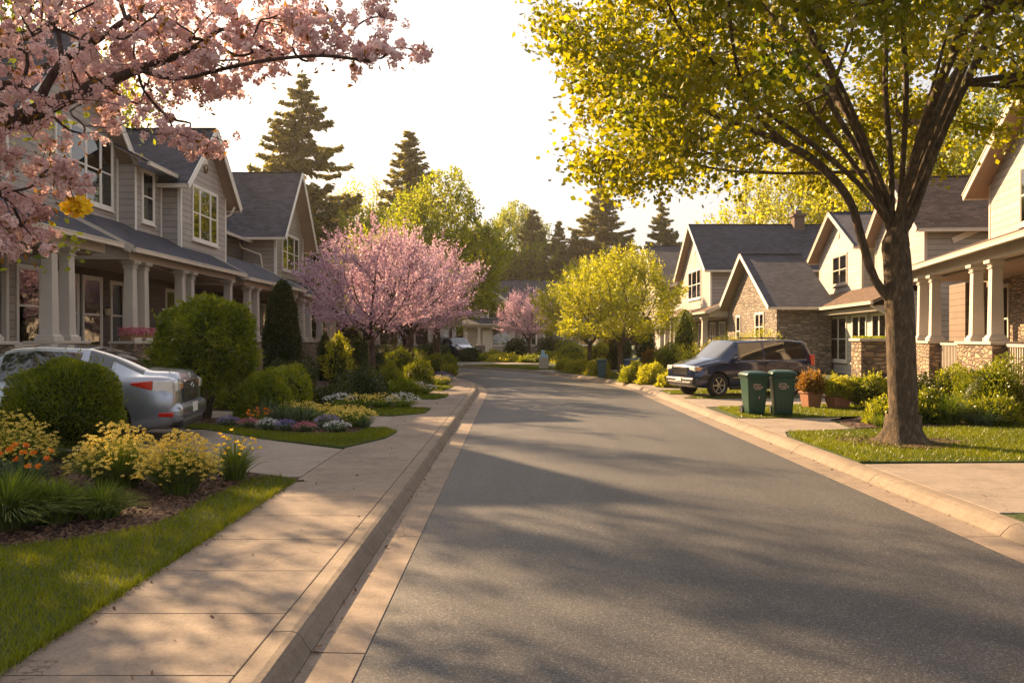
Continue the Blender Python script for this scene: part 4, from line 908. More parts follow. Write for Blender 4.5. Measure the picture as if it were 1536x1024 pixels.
def big_maple():
    rg = np.random.default_rng(21); X, Y = 5.85, 12.5
    def c(*p): return [(x, y, z) for x, y, z in p]
    def zb(Q):
        r_ = np.hypot(Q[:, 0], Q[:, 1]); return 3.75 + .10 * np.sin(Q[:, 0] * 2.1 + Q[:, 1]) + .17 * np.maximum(Q[:, 1], -1) + np.where(r_ < 2.9, 1.7 - .25 * r_, 0) + np.where((Q[:, 1] < -.5) & (np.abs(Q[:, 0]) < 2.6), .9, 0) + np.where(Q[:, 0] > 1, .25, 0) + np.where(Q[:, 0] > 2.0, .7, 0)
    tg = ell(2300, (.05, 0.4, 6.3), (5.3, 4.5, 3.8), zmin=zb, shell=.42, rg=rg, rough=.12)
    T = [(-1, c((0, 0, -.1), (0.0, 0, .5), (-.03, .0, 1.2), (-.06, 0, 2.0), (-.1, 0, 2.75), (-.12, 0, 3.0)), 99)]
    # limbs fan out from the fork
    limbs = []
    for a_, lean, z1, ln in ((188, 1.15, 3.25, 3.7), (178, .72, 3.3, 4.6), (200, .62, 3.5, 4.6), (172, .42, 3.3, 5.0), (250, .45, 3.4, 4.6), (140, .5, 3.45, 4.6), (100, .75, 3.5, 4.0), (85, .18, 3.3, 5.4), (270, .80, 3.5, 3.8), (330, .38, 3.35, 5.0), (20, .30, 3.4, 5.4), (8, .48, 3.5, 5.0), (-12, .5, 3.45, 5.0), (40, .75, 3.5, 4.0)):
        ca, sa = math.cos(R(a_)), math.sin(R(a_)); pts = []
        for t in (.0, .18, .4, .65, 1.0):
            o_ = .12 + lean * ln * t * (.75 + .25 * t); pts.append((-.1 + ca * o_ + rg.normal() * .04, sa * o_ + rg.normal() * .04, z1 + ln * t * (1.0 - .25 * lean * t)))
        limbs.append(pts)
    for l in limbs: T.append((5, c(*l), 1))
    T.append((3, c((-.42, .02, 2.45), (-.62, .05, 3.1), (-.85, 0, 3.7), (-1.5, -.1, 4.3), (-2.6, -.2, 4.75)), 3))
    pos, par = grow(tg, T, .85); pos = relax(pos, par, sum(len(x[1]) for x in T), 6)
    mb, cnt, rad = wood(pos, par, 0.208, .0058, sides=12, power=None)
    # root flare
    fl = MB(); ring = 20; hs = [(-.12, .52), (-.02, .44), (.08, .34), (.22, .275), (.45, .245)]
    vs = []
    for z, r in hs:
        for k in range(ring):
            a = 2 * math.pi * k / ring; q = r * (1 + (0.32 * (r - .245) / .27) * (math.sin(a * 5 + .6) + .5 * math.sin(a * 3))); vs.append((q * math.cos(a), q * math.sin(a), z))
    mb.add(vs, [(i * ring + k, i * ring + (k + 1) % ring, (i + 1) * ring + (k + 1) % ring, (i + 1) * ring + k) for i in range(len(hs) - 1) for k in range(ring)])
    mb.add(fl.v, fl.f)
    P, D = sprays(pos, par, cnt, 0, 60, .16, .1, .1, maxc=2, rg=rg)
    cl = np.sin(P[:, 0] * 1.7) * np.sin(P[:, 1] * 1.9 + 1) * np.sin(P[:, 2] * 2.3)
    v = np.clip(rg.random(len(P)) * .7 + .15 + .35 * cl, 0, 1)
    V, _ = leaves(P, .097, .076, D, 1.2, v, rg)
    o = empty('maple_tree', (X, Y, G), 0, 'large maple at the right kerb, many stems fanning from one trunk, yellow-green leaves', 'tree')
    link('trunk', mb.mesh('trunk', True), 'bark', o); link('crown', np_mesh('crown', V, 4, v), 'leaf_maple', o)
big_maple()

def near_cherry():
    rg = np.random.default_rng(5)
    def Wp(px, py, Y): return ((px - 768) / 1250 * Y, Y, 1.7 + (507 - py) / 1250 * Y)   # pencil survey of the limbs at their real distance
    T = [(-1, [(-6.6, 6.3, G - .1), (-6.55, 6.3, 1.0), (-6.4, 6.3, 1.9), (-5.9, 6.3, 2.5), (-4.9, 6.25, 2.95)], 99)]
    T.append((4, [Wp(-60, 215, 6.2), Wp(67, 161, 6.15), Wp(147, 129, 6.1), Wp(205, 105, 6.1), Wp(278, 79, 6.2), Wp(330, 45, 6.3), Wp(400, 23, 6.4), Wp(470, 5, 6.5)], 1))
    T.append((8, [Wp(264, 119, 6.0), Wp(337, 103, 5.9), Wp(400, 91, 5.9), Wp(480, 84, 5.9), Wp(550, 92, 6.0)], 1))
    T.append((6, [Wp(60, 175, 5.9), Wp(110, 150, 5.8), Wp(190, 160, 5.7), Wp(240, 175, 5.7)], 1))
    T.append((5, [Wp(-30, 110, 5.9), Wp(60, 45, 5.6), Wp(150, 0, 5.4), Wp(220, -50, 5.2)], 1))
    T.append((5, [Wp(-60, 260, 5.9), Wp(0, 290, 5.7), Wp(40, 330, 5.6)], 1))
    T.append((4, [(-4.6, 7.4, 3.9), (-3.9, 8.4, 4.9), (-3.2, 9.2, 5.8)], 1))
    T.append((3, [(-6.6, 7.2, 3.6), (-7.2, 8.6, 4.9), (-7.8, 9.9, 6.2)], 1))
    T.append((3, [(-6.2, 5.4, 3.6), (-5.6, 4.2, 4.7), (-4.8, 3.2, 5.4)], 1))
    def e(n, px, py, Y, rpx, rpy, ry): c = Wp(px, py, Y); k = Y / 1250; return ell(n, c, (rpx * k, ry, rpy * k), rg=rg)
    tg = [e(430, 60, 70, 6.2, 330, 120, 1.2), e(120, 300, 60, 6.2, 190, 75, .8), e(48, 470, 60, 6.1, 110, 42, .4), e(16, 585, 75, 6.0, 60, 16, .15), e(10, 560, 20, 6.3, 50, 18, .2),
          e(90, 0, 225, 6.0, 90, 110, .7), e(24, 25, 345, 5.9, 42, 45, .4), e(22, 290, 205, 6.2, 60, 32, .4), e(16, 90, 262, 5.8, 60, 22, .25),
          ell(260, (-3.6, 8.3, 6.0), (2.6, 2.4, 1.3), rg=rg), ell(260, (-7.0, 8.0, 5.4), (2.4, 3.0, 2.0), rg=rg), ell(160, (-4.6, 3.6, 5.2), (2.2, 1.6, 1.0), rg=rg)]
    tg = np.concatenate(tg)
    pos, par = grow(tg, T, .35)
    mb, cnt, rad = wood(pos, par, .088, .0030, sides=10)
    # pompom clusters of blossom on the twigs: each is a ball of petals
    idx = [i for i in range(len(pos)) if cnt[i] <= 3 and par[i] >= 0]
    C = []
    for i in idx:
        a, b = pos[i], pos[par[i]]; L = np.linalg.norm(a - b); k = 4 if cnt[i] == 1 else 2
        for _ in range(k): C.append(b + (a - b) * rg.random() ** .7 * 1.05 + rg.normal(size=3) * .035)
    C = np.array(C); far = (C[:, 2] > 5.1) | (C[:, 0] < -4.6)
    keep = ~far | (rg.random(len(C)) < .75); C = C[keep]; far = far[keep]
    def pet(C, m, rr, L):
        d = rdir(len(C) * m, rg); P = np.repeat(C, m, 0) + d * rr * rg.uniform(.55, 1.1, (len(C) * m, 1)); tone = np.repeat(rg.random(len(C)), m)
        v = np.clip(tone * .6 + rg.random(len(P)) * .4, 0, 1)
        a = unit(np.cross(d, rdir(len(d), rg)) + d * .35); b = unit(np.cross(a, d)); s = rg.uniform(.7, 1.3, (len(P), 1)) * L
        return np.stack([P - a * s * .5, P + b * s * .5, P + a * s * .5, P - b * s * .5], 1).reshape(-1, 3), v
    V1, v1 = pet(C[~far], 30, .036, .024); V2, v2 = pet(C[far], 9, .06, .06)
    o = empty('cherry_tree', (0, 0, 0), 0, 'nearest pink blossoming cherry, its dark limb reaching in from the top left', 'tree')
    link('trunk', mb.mesh('trunk', True), 'cherry_bark', o)
    link('blossom', np_mesh('blossom', np.concatenate([V1, V2]), 4, np.concatenate([v1, v2])), 'blossom', o)
    # young leaves between the blossoms
    k = rg.random(len(C)) < .35; P = C[k] + rg.normal(size=(k.sum(), 3)) * .05; P = np.repeat(P, 3, 0) + rg.normal(size=(k.sum() * 3, 3)) * .03
    V, v = leaves(P, .05, .022, None, 1, None, rg); link('young_leaves', np_mesh('young_leaves', V, 4, v), 'leaf_rust', o)
    c = Wp(112, 310, 5.9); P = np.array(c) + rdir(260, rg) * rg.random((260, 1)) ** .5 * np.array([.12, .06, .075])
    V, v = leaves(P, .045, .035, None, 1, None, rg); f = link('yellow_spray', np_mesh('yellow_spray', V, 4, v), 'petal_gold', o)
    MB().tube([Wp(95, 262, 5.85), Wp(104, 285, 5.88), Wp(112, 308, 5.9)], .004, 5).build('twig', 'cherry_bark', f)
near_cherry()

# street trees
cherry = decid(31, 5.35, 1.55, 2.35, 1.7, 760, 20, .07, 'blossom_mauve', rt=.12, bark='cherry_bark', sig=.085, cz=3.35, zmin=lambda Q: 1.75 + .12 * np.hypot(Q[:, 0], Q[:, 1]), rough=.16, shell=.35, bf=.75, Wk=.9, maxc=3, rtip=.006, spike=.55)
plant_tree('cherry_tree', cherry, (-4.35, 25.6, G), 'mauve-pink cherry with a slim trunk rising from behind the dark mound shrub', group='blossoming cherries', rz=.4, scale=.86, sz=.96)
plant_tree('cherry_tree', cherry, (-4.0, 32.5, G), 'deeper pink cherry partly hidden by the mauve cherry in front of it', group='blossoming cherries', rz=2.2, scale=1.02, sz=1.08)
plant_tree('cherry_tree', cherry, (-5.0, 38.5, G), 'pink cherry behind the others, crown meeting the tall yellow-green tree', group='blossoming cherries', rz=4.1, scale=.95)
plant_tree('cherry_tree', cherry, (1.1, 57.5, G), 'small pale pink cherry standing alone before the end house', group='blossoming cherries', rz=3.0, scale=.93)
gold = decid(41, 4.75, 1.25, 2.35, 1.8, 950, 24, .085, 'leaf_gold', rt=.10, sig=.10, cz=3.0, zmin=1.45, rough=.15, shell=.4, bf=.75, maxc=3, rtip=.006, spike=.4)
plant_tree('young_maple', gold, (3.95 + .25, 32.7, G), 'golden round-headed tree on the right verge beside the blue bins', group='golden verge trees', rz=1.0)
plant_tree('young_maple', gold, (3.55, 38.6, G), 'second golden tree just behind the first and to its left', group='golden verge trees', rz=2.5, scale=1.02)
tall = decid(51, 10.5, 2.6, 4.1, 4.2, 1500, 22, .17, 'leaf_lime', rt=.22, sig=.2, cz=6.0, zmin=2.4, rough=.22, shell=.4, bf=.7, maxc=3, rtip=.012, spike=.6)
tall2 = decid(52, 10.5, 2.4, 3.7, 4.4, 1100, 18, .17, 'leaf_gold', rt=.2, sig=.2, cz=6.2, zmin=2.4, rough=.24, shell=.4, bf=.7, maxc=3, rtip=.012, spike=.7)
sparse = decid(53, 14, 4, 3.6, 5.4, 750, 10, .2, 'leaf_gold', rt=.2, sig=.22, cz=8.8, zmin=3, rough=.2, shell=.25, bf=.75, maxc=2, rtip=.014)
plant_tree('street_tree', tall, (-4.1, 44.5, G), 'tall yellow-green tree towering above the pink cherries on the left', rz=.3, scale=.92)
plant_tree('street_tree', tall, (-7.4, 52.0, G), 'yellow-green tree filling the gap behind the tallest one on the left', rz=2.0, scale=.86)
plant_tree('street_tree', tall2, (-9.6, 56.0, G), 'golden-green tree behind the mauve cherry, below the thin conifer', rz=4.0, scale=.9)
plant_tree('street_tree', tall2, (-14.5, 60.0, G), 'golden-green bushy tree at the foot of the tallest left conifer', rz=1.0, scale=.85)
plant_tree('bare_tree', sparse, (-13.6, 74.0, G), 'thin tree with few golden leaves between the two left conifers', rz=.7, scale=1.1)
plant_tree('yard_tree', tall2, (21.0, 64.0, G), 'golden tree rising behind the dark roof, left of the big maple', rz=.9, scale=1.35, group='golden trees behind the right roofs')
plant_tree('yard_tree', tall2, (27.0, 58.0, G), 'golden tree behind the chimney of the slate roof', rz=2.9, scale=1.6, group='golden trees behind the right roofs')
plant_tree('yard_tree', tall, (33.5, 60.0, G), 'greener tall tree seen through the maple stems', rz=3.9, scale=1.75, group='golden trees behind the right roofs')
plant_tree('yard_tree', tall, (38.0, 52.0, G), 'tall green tree behind the right edge roofs', rz=1.9, scale=1.4, group='golden trees behind the right roofs')

def conifer(seed, H, Rm, n=46, droop=.35, dens=1.0, bare=.10):
    rg = np.random.default_rng(seed); mb = MB(); mb.tube([(0, 0, 0), (0.03, 0, H * .5), (0, 0.02, H)], [H * .014, H * .009, .015], 8)
    P, D, LL = [], [], []
    for i in range(n):
        f = (i + rg.random() * .6) / n; z = H * (bare + (1 - bare) * f); L = Rm * (1 - f) ** .8 * (1 - .35 * max(0, .12 - f) / .12) + .15
        for k in range(rg.integers(4, 7)):
            a = rg.uniform(0, 2 * math.pi); l = L * rg.uniform(.6, 1.15); z = H * (bare + (1 - bare) * min(.995, max(0, f + rg.normal() * .010))); d = np.array([math.cos(a), math.sin(a), 0])
            m = 6; pts = []
            for j in range(m + 1):
                t = j / m; dz = -droop * l * t + .38 * l * t ** 2.4; pts.append(np.array([0, 0, z]) + d * l * t + np.array([0, 0, dz]))
            mb.tube(pts, [max(.012, l * .012 * (1 - j / (m + 1))) for j in range(m + 1)], 3, cap=False)
            q = int(l * 20 * dens) + 5
            for _ in range(q):
                t = rg.random() ** .7; s_ = min(int(t * m), m - 1); u = t * m - s_; p = pts[s_] * (1 - u) + pts[s_ + 1] * u
                side = np.cross(d, [0, 0, 1]) * rg.choice([-1, 1]); wdt = l * .2 * (1 - .75 * t) + .1
                P.append(p + side * rg.uniform(0, wdt) + np.array([0, 0, -rg.uniform(0, .22) * (1 + l * .1)])); D.append(d * .8 + side * .9 + np.array([0, 0, -.35])); LL.append(.28 + .04 * l)
    P, D, LL = np.array(P), np.array(D), np.array(LL); v = np.clip(rg.random(len(P)) * .8 + .1, 0, 1)
    V, v = leaves(P, LL * 1.2, LL * .42, D, .7, v, rg)
    wm = mb.mesh('trunk', True); me = np_mesh('crown', V, 4, v); wm.materials.append(MATS['conifer_bark']); me.materials.append(MATS['needle']); return wm, me
con = [conifer(61, 20, 6.8, 56, dens=2.4), conifer(62, 20, 5.2, 62, .25, dens=2.4), conifer(63, 20, 7.4, 50, .42, dens=2.8)]
def Cn(v, x, y, H, label, group=None, k=1.0): return plant_tree('conifer', con[v], (x, y, G - .1), label, 'conifer', group, scale=H / 20 * k, sz=H / 20)
Cn(2, -15.2, 60, 20.8, 'tallest left conifer, drooping tiers, its tip behind the blossom', k=1.0)
Cn(1, -9.0, 72, 19.6, 'slim conifer rising behind the golden trees left of the street', k=1.25)
Cn(0, 11.3, 108, 22.1, 'broad dark conifer, tallest in the middle of the view', k=1.25)
Cn(1, 5.9, 108, 16.9, 'slender conifer just left of the broad central one')
Cn(1, 7.9, 107, 15.7, 'thin conifer tucked against the left side of the broad central one')
Cn(0, 18.6, 104, 18.8, 'conifer above the farthest right-hand house roof', k=.95)
Cn(1, 16.0, 114, 15.8, 'small conifer right of the broad central one')
Cn(2, 14.2, 110, 14.9, 'low bushy conifer filling in beside the central conifer')
Cn(1, 2.4, 108, 18.4, 'conifer mixed with the yellow-topped tree behind the end house', k=1.3)
plant_tree('forest_tree', tall, (0.3, 110, G), 'hazy yellow-topped tree behind the end house roof', rz=2.2, scale=1.5, sz=1.72)
plant_tree('forest_tree', tall, (-6.0, 110, G), 'green tree behind the left part of the end house', rz=1.2, scale=1.5)
wg = 'woodland behind the end house'
wood_spots = [(2.4, 116, 12.5, 2), (5.8, 117, 11.5, 0), (8.5, 114, 13, 2), (11.2, 118, 12.5, 0), (16.5, 112, 12, 2), (17.5, 112, 12.5, 0), (21.8, 108, 12, 2), (-1.8, 116, 13.5, 0), (-6.5, 118, 14, 2), (-11, 98, 13, 0), (-17, 92, 14, 2), (-22, 84, 14, 0), (26, 112, 13, 0), (31, 104, 14, 2), (38, 98, 15, 0), (46, 92, 15, 2)]
for i, (x, y, H, v) in enumerate(wood_spots):
    o = Cn(v, x, y, H, 'dark conifer of the woodland behind the end house, crowded among others of its height', wg, 1.35)
for i, (x, y, s_) in enumerate([(-20.5, 66, 1.2), (-26, 58, 1.3), (-31, 46, 1.4), (-30, 34, 1.5), (44, 70, 1.6), (50, 60, 1.6), (30, 40, 1.1), (36, 34, 1.2)]):
    plant_tree('yard_tree', tall if i % 2 else tall2, (x, y, G), 'yellow-green tree behind the row of houses, mostly hidden by their roofs', 'tree', 'trees behind the houses', scale=s_)

# ------------------------------------------------------------------ shrubs and flowers
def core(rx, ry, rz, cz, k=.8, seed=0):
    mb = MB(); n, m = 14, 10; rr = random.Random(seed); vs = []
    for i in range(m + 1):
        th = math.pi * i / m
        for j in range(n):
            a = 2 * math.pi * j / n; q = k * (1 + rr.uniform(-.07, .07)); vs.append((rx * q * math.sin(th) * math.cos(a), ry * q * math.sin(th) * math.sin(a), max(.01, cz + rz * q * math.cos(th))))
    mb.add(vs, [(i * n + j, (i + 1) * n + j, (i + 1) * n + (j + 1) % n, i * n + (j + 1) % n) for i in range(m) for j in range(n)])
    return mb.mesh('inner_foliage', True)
SHRUBS = {}
def shrub_mesh(seed, rx, ry, h, n, leaf, mat_, shape='ball', rough=.08, Wk=.42, spread=.9, up=.25, base=.0):
    rough = rough * 1.5; rg = np.random.default_rng(seed); d = rdir(n * 2, rg)
    if shape == 'ball': d = d[d[:, 2] > -.85][:n]; rz = h / 2; cz = base + rz
    elif shape == 'dome': d[:, 2] = np.abs(d[:, 2]) * 1.0 - .12; d = unit(d)[:n]; rz = h; cz = base + 0.05
    else: d = d[:n]; rz = h / 2; cz = base + rz
    u = 1 - .26 * rg.random((len(d), 1)) ** 1.8
    lob = 1 + rough * (np.sin(d[:, :1] * 6 + seed) * np.sin(d[:, 1:2] * 5 + 1) + .7 * np.sin(d[:, 2:] * 7 + d[:, :1] * 4))
    lob += rough * .6 * rg.random((len(d), 1))
    if shape == 'column':
        t = d[:, 2:]; s = np.sqrt(np.maximum(1e-4, 1 - t * t)); k = np.where(t < 0, 1.0, (1 - t ** 1.6 * .72)) * .98 / s * np.minimum(1, s * 2.2)
        P = np.concatenate([d[:, :1] * rx * k * u * lob, d[:, 1:2] * ry * k * u * lob, cz + t * rz], 1)
    else: P = np.concatenate([d[:, :1] * rx * u * lob, d[:, 1:2] * ry * u * lob, cz + d[:, 2:] * rz * u * lob], 1)
    P[:, 2] = np.maximum(P[:, 2], .02 + .05 * rg.random(len(P)))
    cl = np.sin(P[:, 0] * 7 / max(rx, .4) + seed) * np.sin(P[:, 1] * 6 / max(ry, .4)) * np.sin(P[:, 2] * 8 / max(h, .5))
    v = np.clip(.15 + .7 * rg.random(len(P)) + .3 * cl, 0, 1)
    k = rg.random(len(P)) < 140 / len(P); A, dd = P[k], unit(d[k] + np.array([0, 0, .5]) + rg.normal(size=(k.sum(), 3)) * .3); A, dd = A[dd[:, 2] > 0], dd[dd[:, 2] > 0]
    ln = (.10 + .10 * min(rx, h)) * rg.uniform(.3, 1.3, (len(A), 1)); m_ = 9
    for t in np.linspace(0, 1, m_): P = np.concatenate([P, A + dd * ln * t + rg.normal(size=A.shape) * leaf * .22]); d = np.concatenate([d, dd]); v = np.concatenate([v, .45 + .5 * rg.random(len(A))])
    V, v = leaves(P, leaf, leaf * Wk, d + np.array([0, 0, up]), spread, v, rg)
    me = np_mesh('foliage', V, 4, v); me.materials.append(MATS[mat_])
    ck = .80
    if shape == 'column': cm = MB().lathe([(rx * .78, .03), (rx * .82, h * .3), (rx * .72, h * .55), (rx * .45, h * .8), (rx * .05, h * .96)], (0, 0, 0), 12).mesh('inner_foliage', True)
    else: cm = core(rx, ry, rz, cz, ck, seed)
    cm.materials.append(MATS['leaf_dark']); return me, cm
def shrub(label, x, y, rx, h, mat_='leaf_bush', shape='ball', n=9000, leaf=.05, ry=None, seed=None, z=G, group=None, name='shrub', cat='shrub', stems=0, rz=0, **kw):
    seed = seed if seed is not None else int(abs(x * 31 + y * 17)) % 991
    me, cm = shrub_mesh(seed, rx, ry or rx, h, n, leaf, mat_, shape, **kw)
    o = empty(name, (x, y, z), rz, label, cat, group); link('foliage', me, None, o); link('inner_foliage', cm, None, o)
    if stems:
        m = MB()
        for k in range(stems):
            a = 2 * math.pi * k / stems; m.tube([(.05 * math.cos(a), .05 * math.sin(a), -.05), (.1 * math.cos(a), .1 * math.sin(a), .3), (.28 * math.cos(a), .28 * math.sin(a), .8)], [.035, .028, .02], 6)
        m.build('stem', 'bark', o, smooth=True)
    return o
def blades(n, h, r, wd, rg, arch=.9, base=.35, hv=.35):
    a = rg.uniform(0, 2 * math.pi, n); q = rg.random(n) ** .6; d = np.stack([np.cos(a), np.sin(a), np.zeros(n)], 1)
    p0 = d * (r * base * q)[:, None]; H = h * (1 - hv * rg.random(n)) * (1 - .25 * q); out = (r * (.25 + .75 * q) * rg.uniform(.7, 1.15, n)) - r * base * q * .5
    s = np.cross(d, [0, 0, 1.0]); s = unit(s + rg.normal(size=s.shape) * .4)
    Vs, prev = [], None; ts = (0, .4, .75, 1.0)
    for t in ts:
        c = p0 + d * (out * t ** 1.7)[:, None] + np.stack([0 * H, 0 * H, H * (t - arch * .42 * q * t ** 3)], 1); w_ = wd * (1 - .9 * t ** 1.5) + .001
        cur = (c - s * w_ * .5, c + s * w_ * .5)
        if prev is not None: Vs.append(np.stack([prev[0], prev[1], cur[1], cur[0]], 1))
        prev = cur; tip = c
    return np.stack(Vs, 1).reshape(-1, 3), np.repeat(np.clip(rg.random(n), 0, 1), 3), tip
def heads(C, m, rr, L, rg, k=1.0, W=.8):
    P = np.repeat(C, m, 0); d = rdir(len(P), rg); d[:, 2] = np.abs(d[:, 2]) * k; P = P + d * rr * rg.uniform(.4, 1.1, (len(P), 1)); tone = np.repeat(rg.random(len(C)), m)
    V, v = leaves(P, L, L * W, d, 1.2, np.clip(tone * .5 + rg.random(len(P)) * .5, 0, 1), rg); return V, v
def clump(label, x, y, r, h, n=350, wd=.012, mat_='blade', fl=None, nf=0, fr=.022, fl_l=.02, seed=None, group=None, name='flowering_plant', cat='plant', z=G, mound=False, arch=.9, m=10, fh=1.0, drop=.42, jit=.0):
    rg = np.random.default_rng(seed if seed is not None else int(abs(x * 37 + y * 53)) % 977)
    V, v, tip = blades(n, h, r, wd, rg, arch)
    o = empty(name, (x, y, z), 0, label, cat, group); link('foliage', np_mesh('foliage', V, 4, v), mat_, o)
    if nf:
        nf = nf if nf <= 40 else max(nf, 110); a = rg.uniform(0, 2 * math.pi, nf); q = rg.random(nf) ** .5 * r * 1.0
        C = np.stack([q * np.cos(a), q * np.sin(a), h * fh * (1.0 - drop * (q / r) ** 2) * rg.uniform(.82 - jit, 1.08, nf) * (1 + jit * .4 * np.sin(5 * a + x * 9) * (q / r))], 1); C[:, :2] *= (1 + jit * .5 * np.sin(3 * a + y * 7))[:, None]
        if nf <= 40:
            for q_ in C: V, v = heads(q_[None], m, fr, fl_l, rg); link('bloom', np_mesh('bloom', V, 4, v), fl, o)
        else: V, v = heads(C, m, fr, fl_l, rg); link('flowers', np_mesh('flowers', V, 4, v), fl, o)['kind'] = 'stuff'
    return o

# near left bed
shrub('big round clipped yew-green ball shrub in front of the silver car', -5.95, 11.05, .70, 1.28, 'leaf_yew', n=34000, leaf=.05, Wk=.28, rough=.05, spread=.8, up=.5)
for args in (('pale yellow flowering clump in front of the big ball shrub', -4.15, 8.75, .50, .66), ('golden yellow flowering clump, middle of the near bed', -3.38, 8.45, .40, .62), ('yellow flowering clump at the left frame edge behind orange tulips', -5.75, 9.5, .55, .70), ('yellow clump on the left frame edge, farther back', -6.6, 10.1, .5, .7)):
    clump(args[0], args[1], args[2], args[3], args[4], 1500, .011, 'blade', 'petal_yellow', 560, fr=.022, fl_l=.017, group='yellow flowering clumps', m=15, drop=.5, jit=.30)
clump('small spiky grass tuft with few yellow flowers nearest the driveway', -3.10, 9.25, .30, .58, 500, .010, 'blade', 'petal_gold', 34, fr=.02, fl_l=.022, name='grass_tuft')
clump('arching yellow-green grass tuft beside the dark glossy shrub', -3.62, 7.30, .36, .42, 900, .010, 'blade', name='grass_tuft', arch=1.3)
clump('broad dark green strap-leaved shrub at the front of the bed', -4.25, 6.98, .62, .55, 2300, .020, 'blade', name='leafy_plant', arch=1.25)
clump('dark green strap-leaved plant merging with the grass tuft', -3.92, 7.12, .36, .48, 1000, .018, 'blade', name='leafy_plant', arch=1.25)
clump('orange tulips at the left frame edge', -4.95, 8.4, .34, .50, 260, .022, 'blade_blue', 'petal_orange', 16, fr=.028, fl_l=.045, name='tulips', m=12, arch=.4)
clump('low violet-leaved plant behind the strap-leaved shrub', -4.55, 7.9, .25, .22, 300, .02, 'blade_blue', 'petal_violet', 14, fr=.02, fl_l=.025)
# big loose shrub and the bed beyond the driveway
shrub('tall broad glossy shrub on thin stems behind the silver car', -6.0, 16.3, .90, 1.85, 'leaf_bush', n=26000, leaf=.075, Wk=.5, rough=.06, base=.5, stems=5, up=.1)
shrub('light green feathery mound left of the yellow flower drift', -4.85, 16.3, .56, .78, 'leaf_bush', 'dome', n=9000, leaf=.07, Wk=.25, up=.5)
shrub('olive rounded hedge shrub behind the feathery mound', -5.15, 18.6, .72, .85, 'leaf_lime', 'dome', n=9000, leaf=.055, ry=.6)
shrub('low olive shrub touching the tall glossy shrub', -6.0, 18.9, .7, .75, 'leaf_bush', 'dome', n=7000, leaf=.055)
D_ = [('lavender-blue edging flowers at the front left of the oval bed', -5.05, 14.75, .22, .2, 'petal_violet'), ('pink edging flowers beside the lavender ones', -4.6, 14.45, .2, .2, 'petal_pink'), ('white edging flowers in the middle of the oval bed', -4.2, 14.25, .22, .2, 'petal_white'),
      ('violet flowers before the iris leaves', -3.85, 14.1, .22, .2, 'petal_violet'), ('magenta low flowers at the lawn edge', -3.5, 14.0, .2, .17, 'petal_pink'), ('white blooms nearest the sidewalk tip', -2.95, 13.95, .24, .2, 'petal_white'), ('pale lilac tuft before the yellow drift', -3.2, 14.35, .24, .26, 'petal_violet')]
for lb, x, y, r, h, fm in D_: clump(lb, x, y, r, h, 240, .02, 'blade_blue', fm, 45, fr=.014, fl_l=.015, group='edging flowers of the oval bed', m=6)
clump('orange tulips in the oval bed', -4.55, 14.95, .25, .36, 160, .02, 'blade', 'petal_orange', 18, fr=.024, fl_l=.04, name='tulips', arch=.4)
for i, (x, y, lb) in enumerate([(-4.15, 15.0, 'blue-green iris leaves left of centre in the oval bed'), (-3.75, 14.75, 'blue-green iris leaves right of centre in the oval bed'), (-4.6, 15.6, 'long drooping green leaves before the feathery mound')]):
    clump(lb, x, y, .34, .50 if i < 2 else .62, 260, .032, 'blade_blue', name='iris', arch=.35 if i < 2 else 1.3)
for i, (x, y, lb) in enumerate([(-3.95, 15.9, 'back end of the yellow flower drift'), (-3.45, 15.45, 'middle of the yellow flower drift'), (-3.0, 15.0, 'front of the yellow flower drift'), (-2.75, 14.75, 'yellow flowers at the drift tip beside the sidewalk'), (-4.35, 16.1, 'yellow flowers reaching the feathery mound')]):
    clump(lb + ' in the oval bed', x, y, .36, .36, 420, .012, 'blade', 'petal_yellow', 130, fr=.02, fl_l=.024, group='yellow drift of the oval bed', m=6)
clump('spiky silver tuft at the tip of the oval bed', -2.6, 14.55, .2, .28, 200, .012, 'blade_blue', name='grass_tuft')
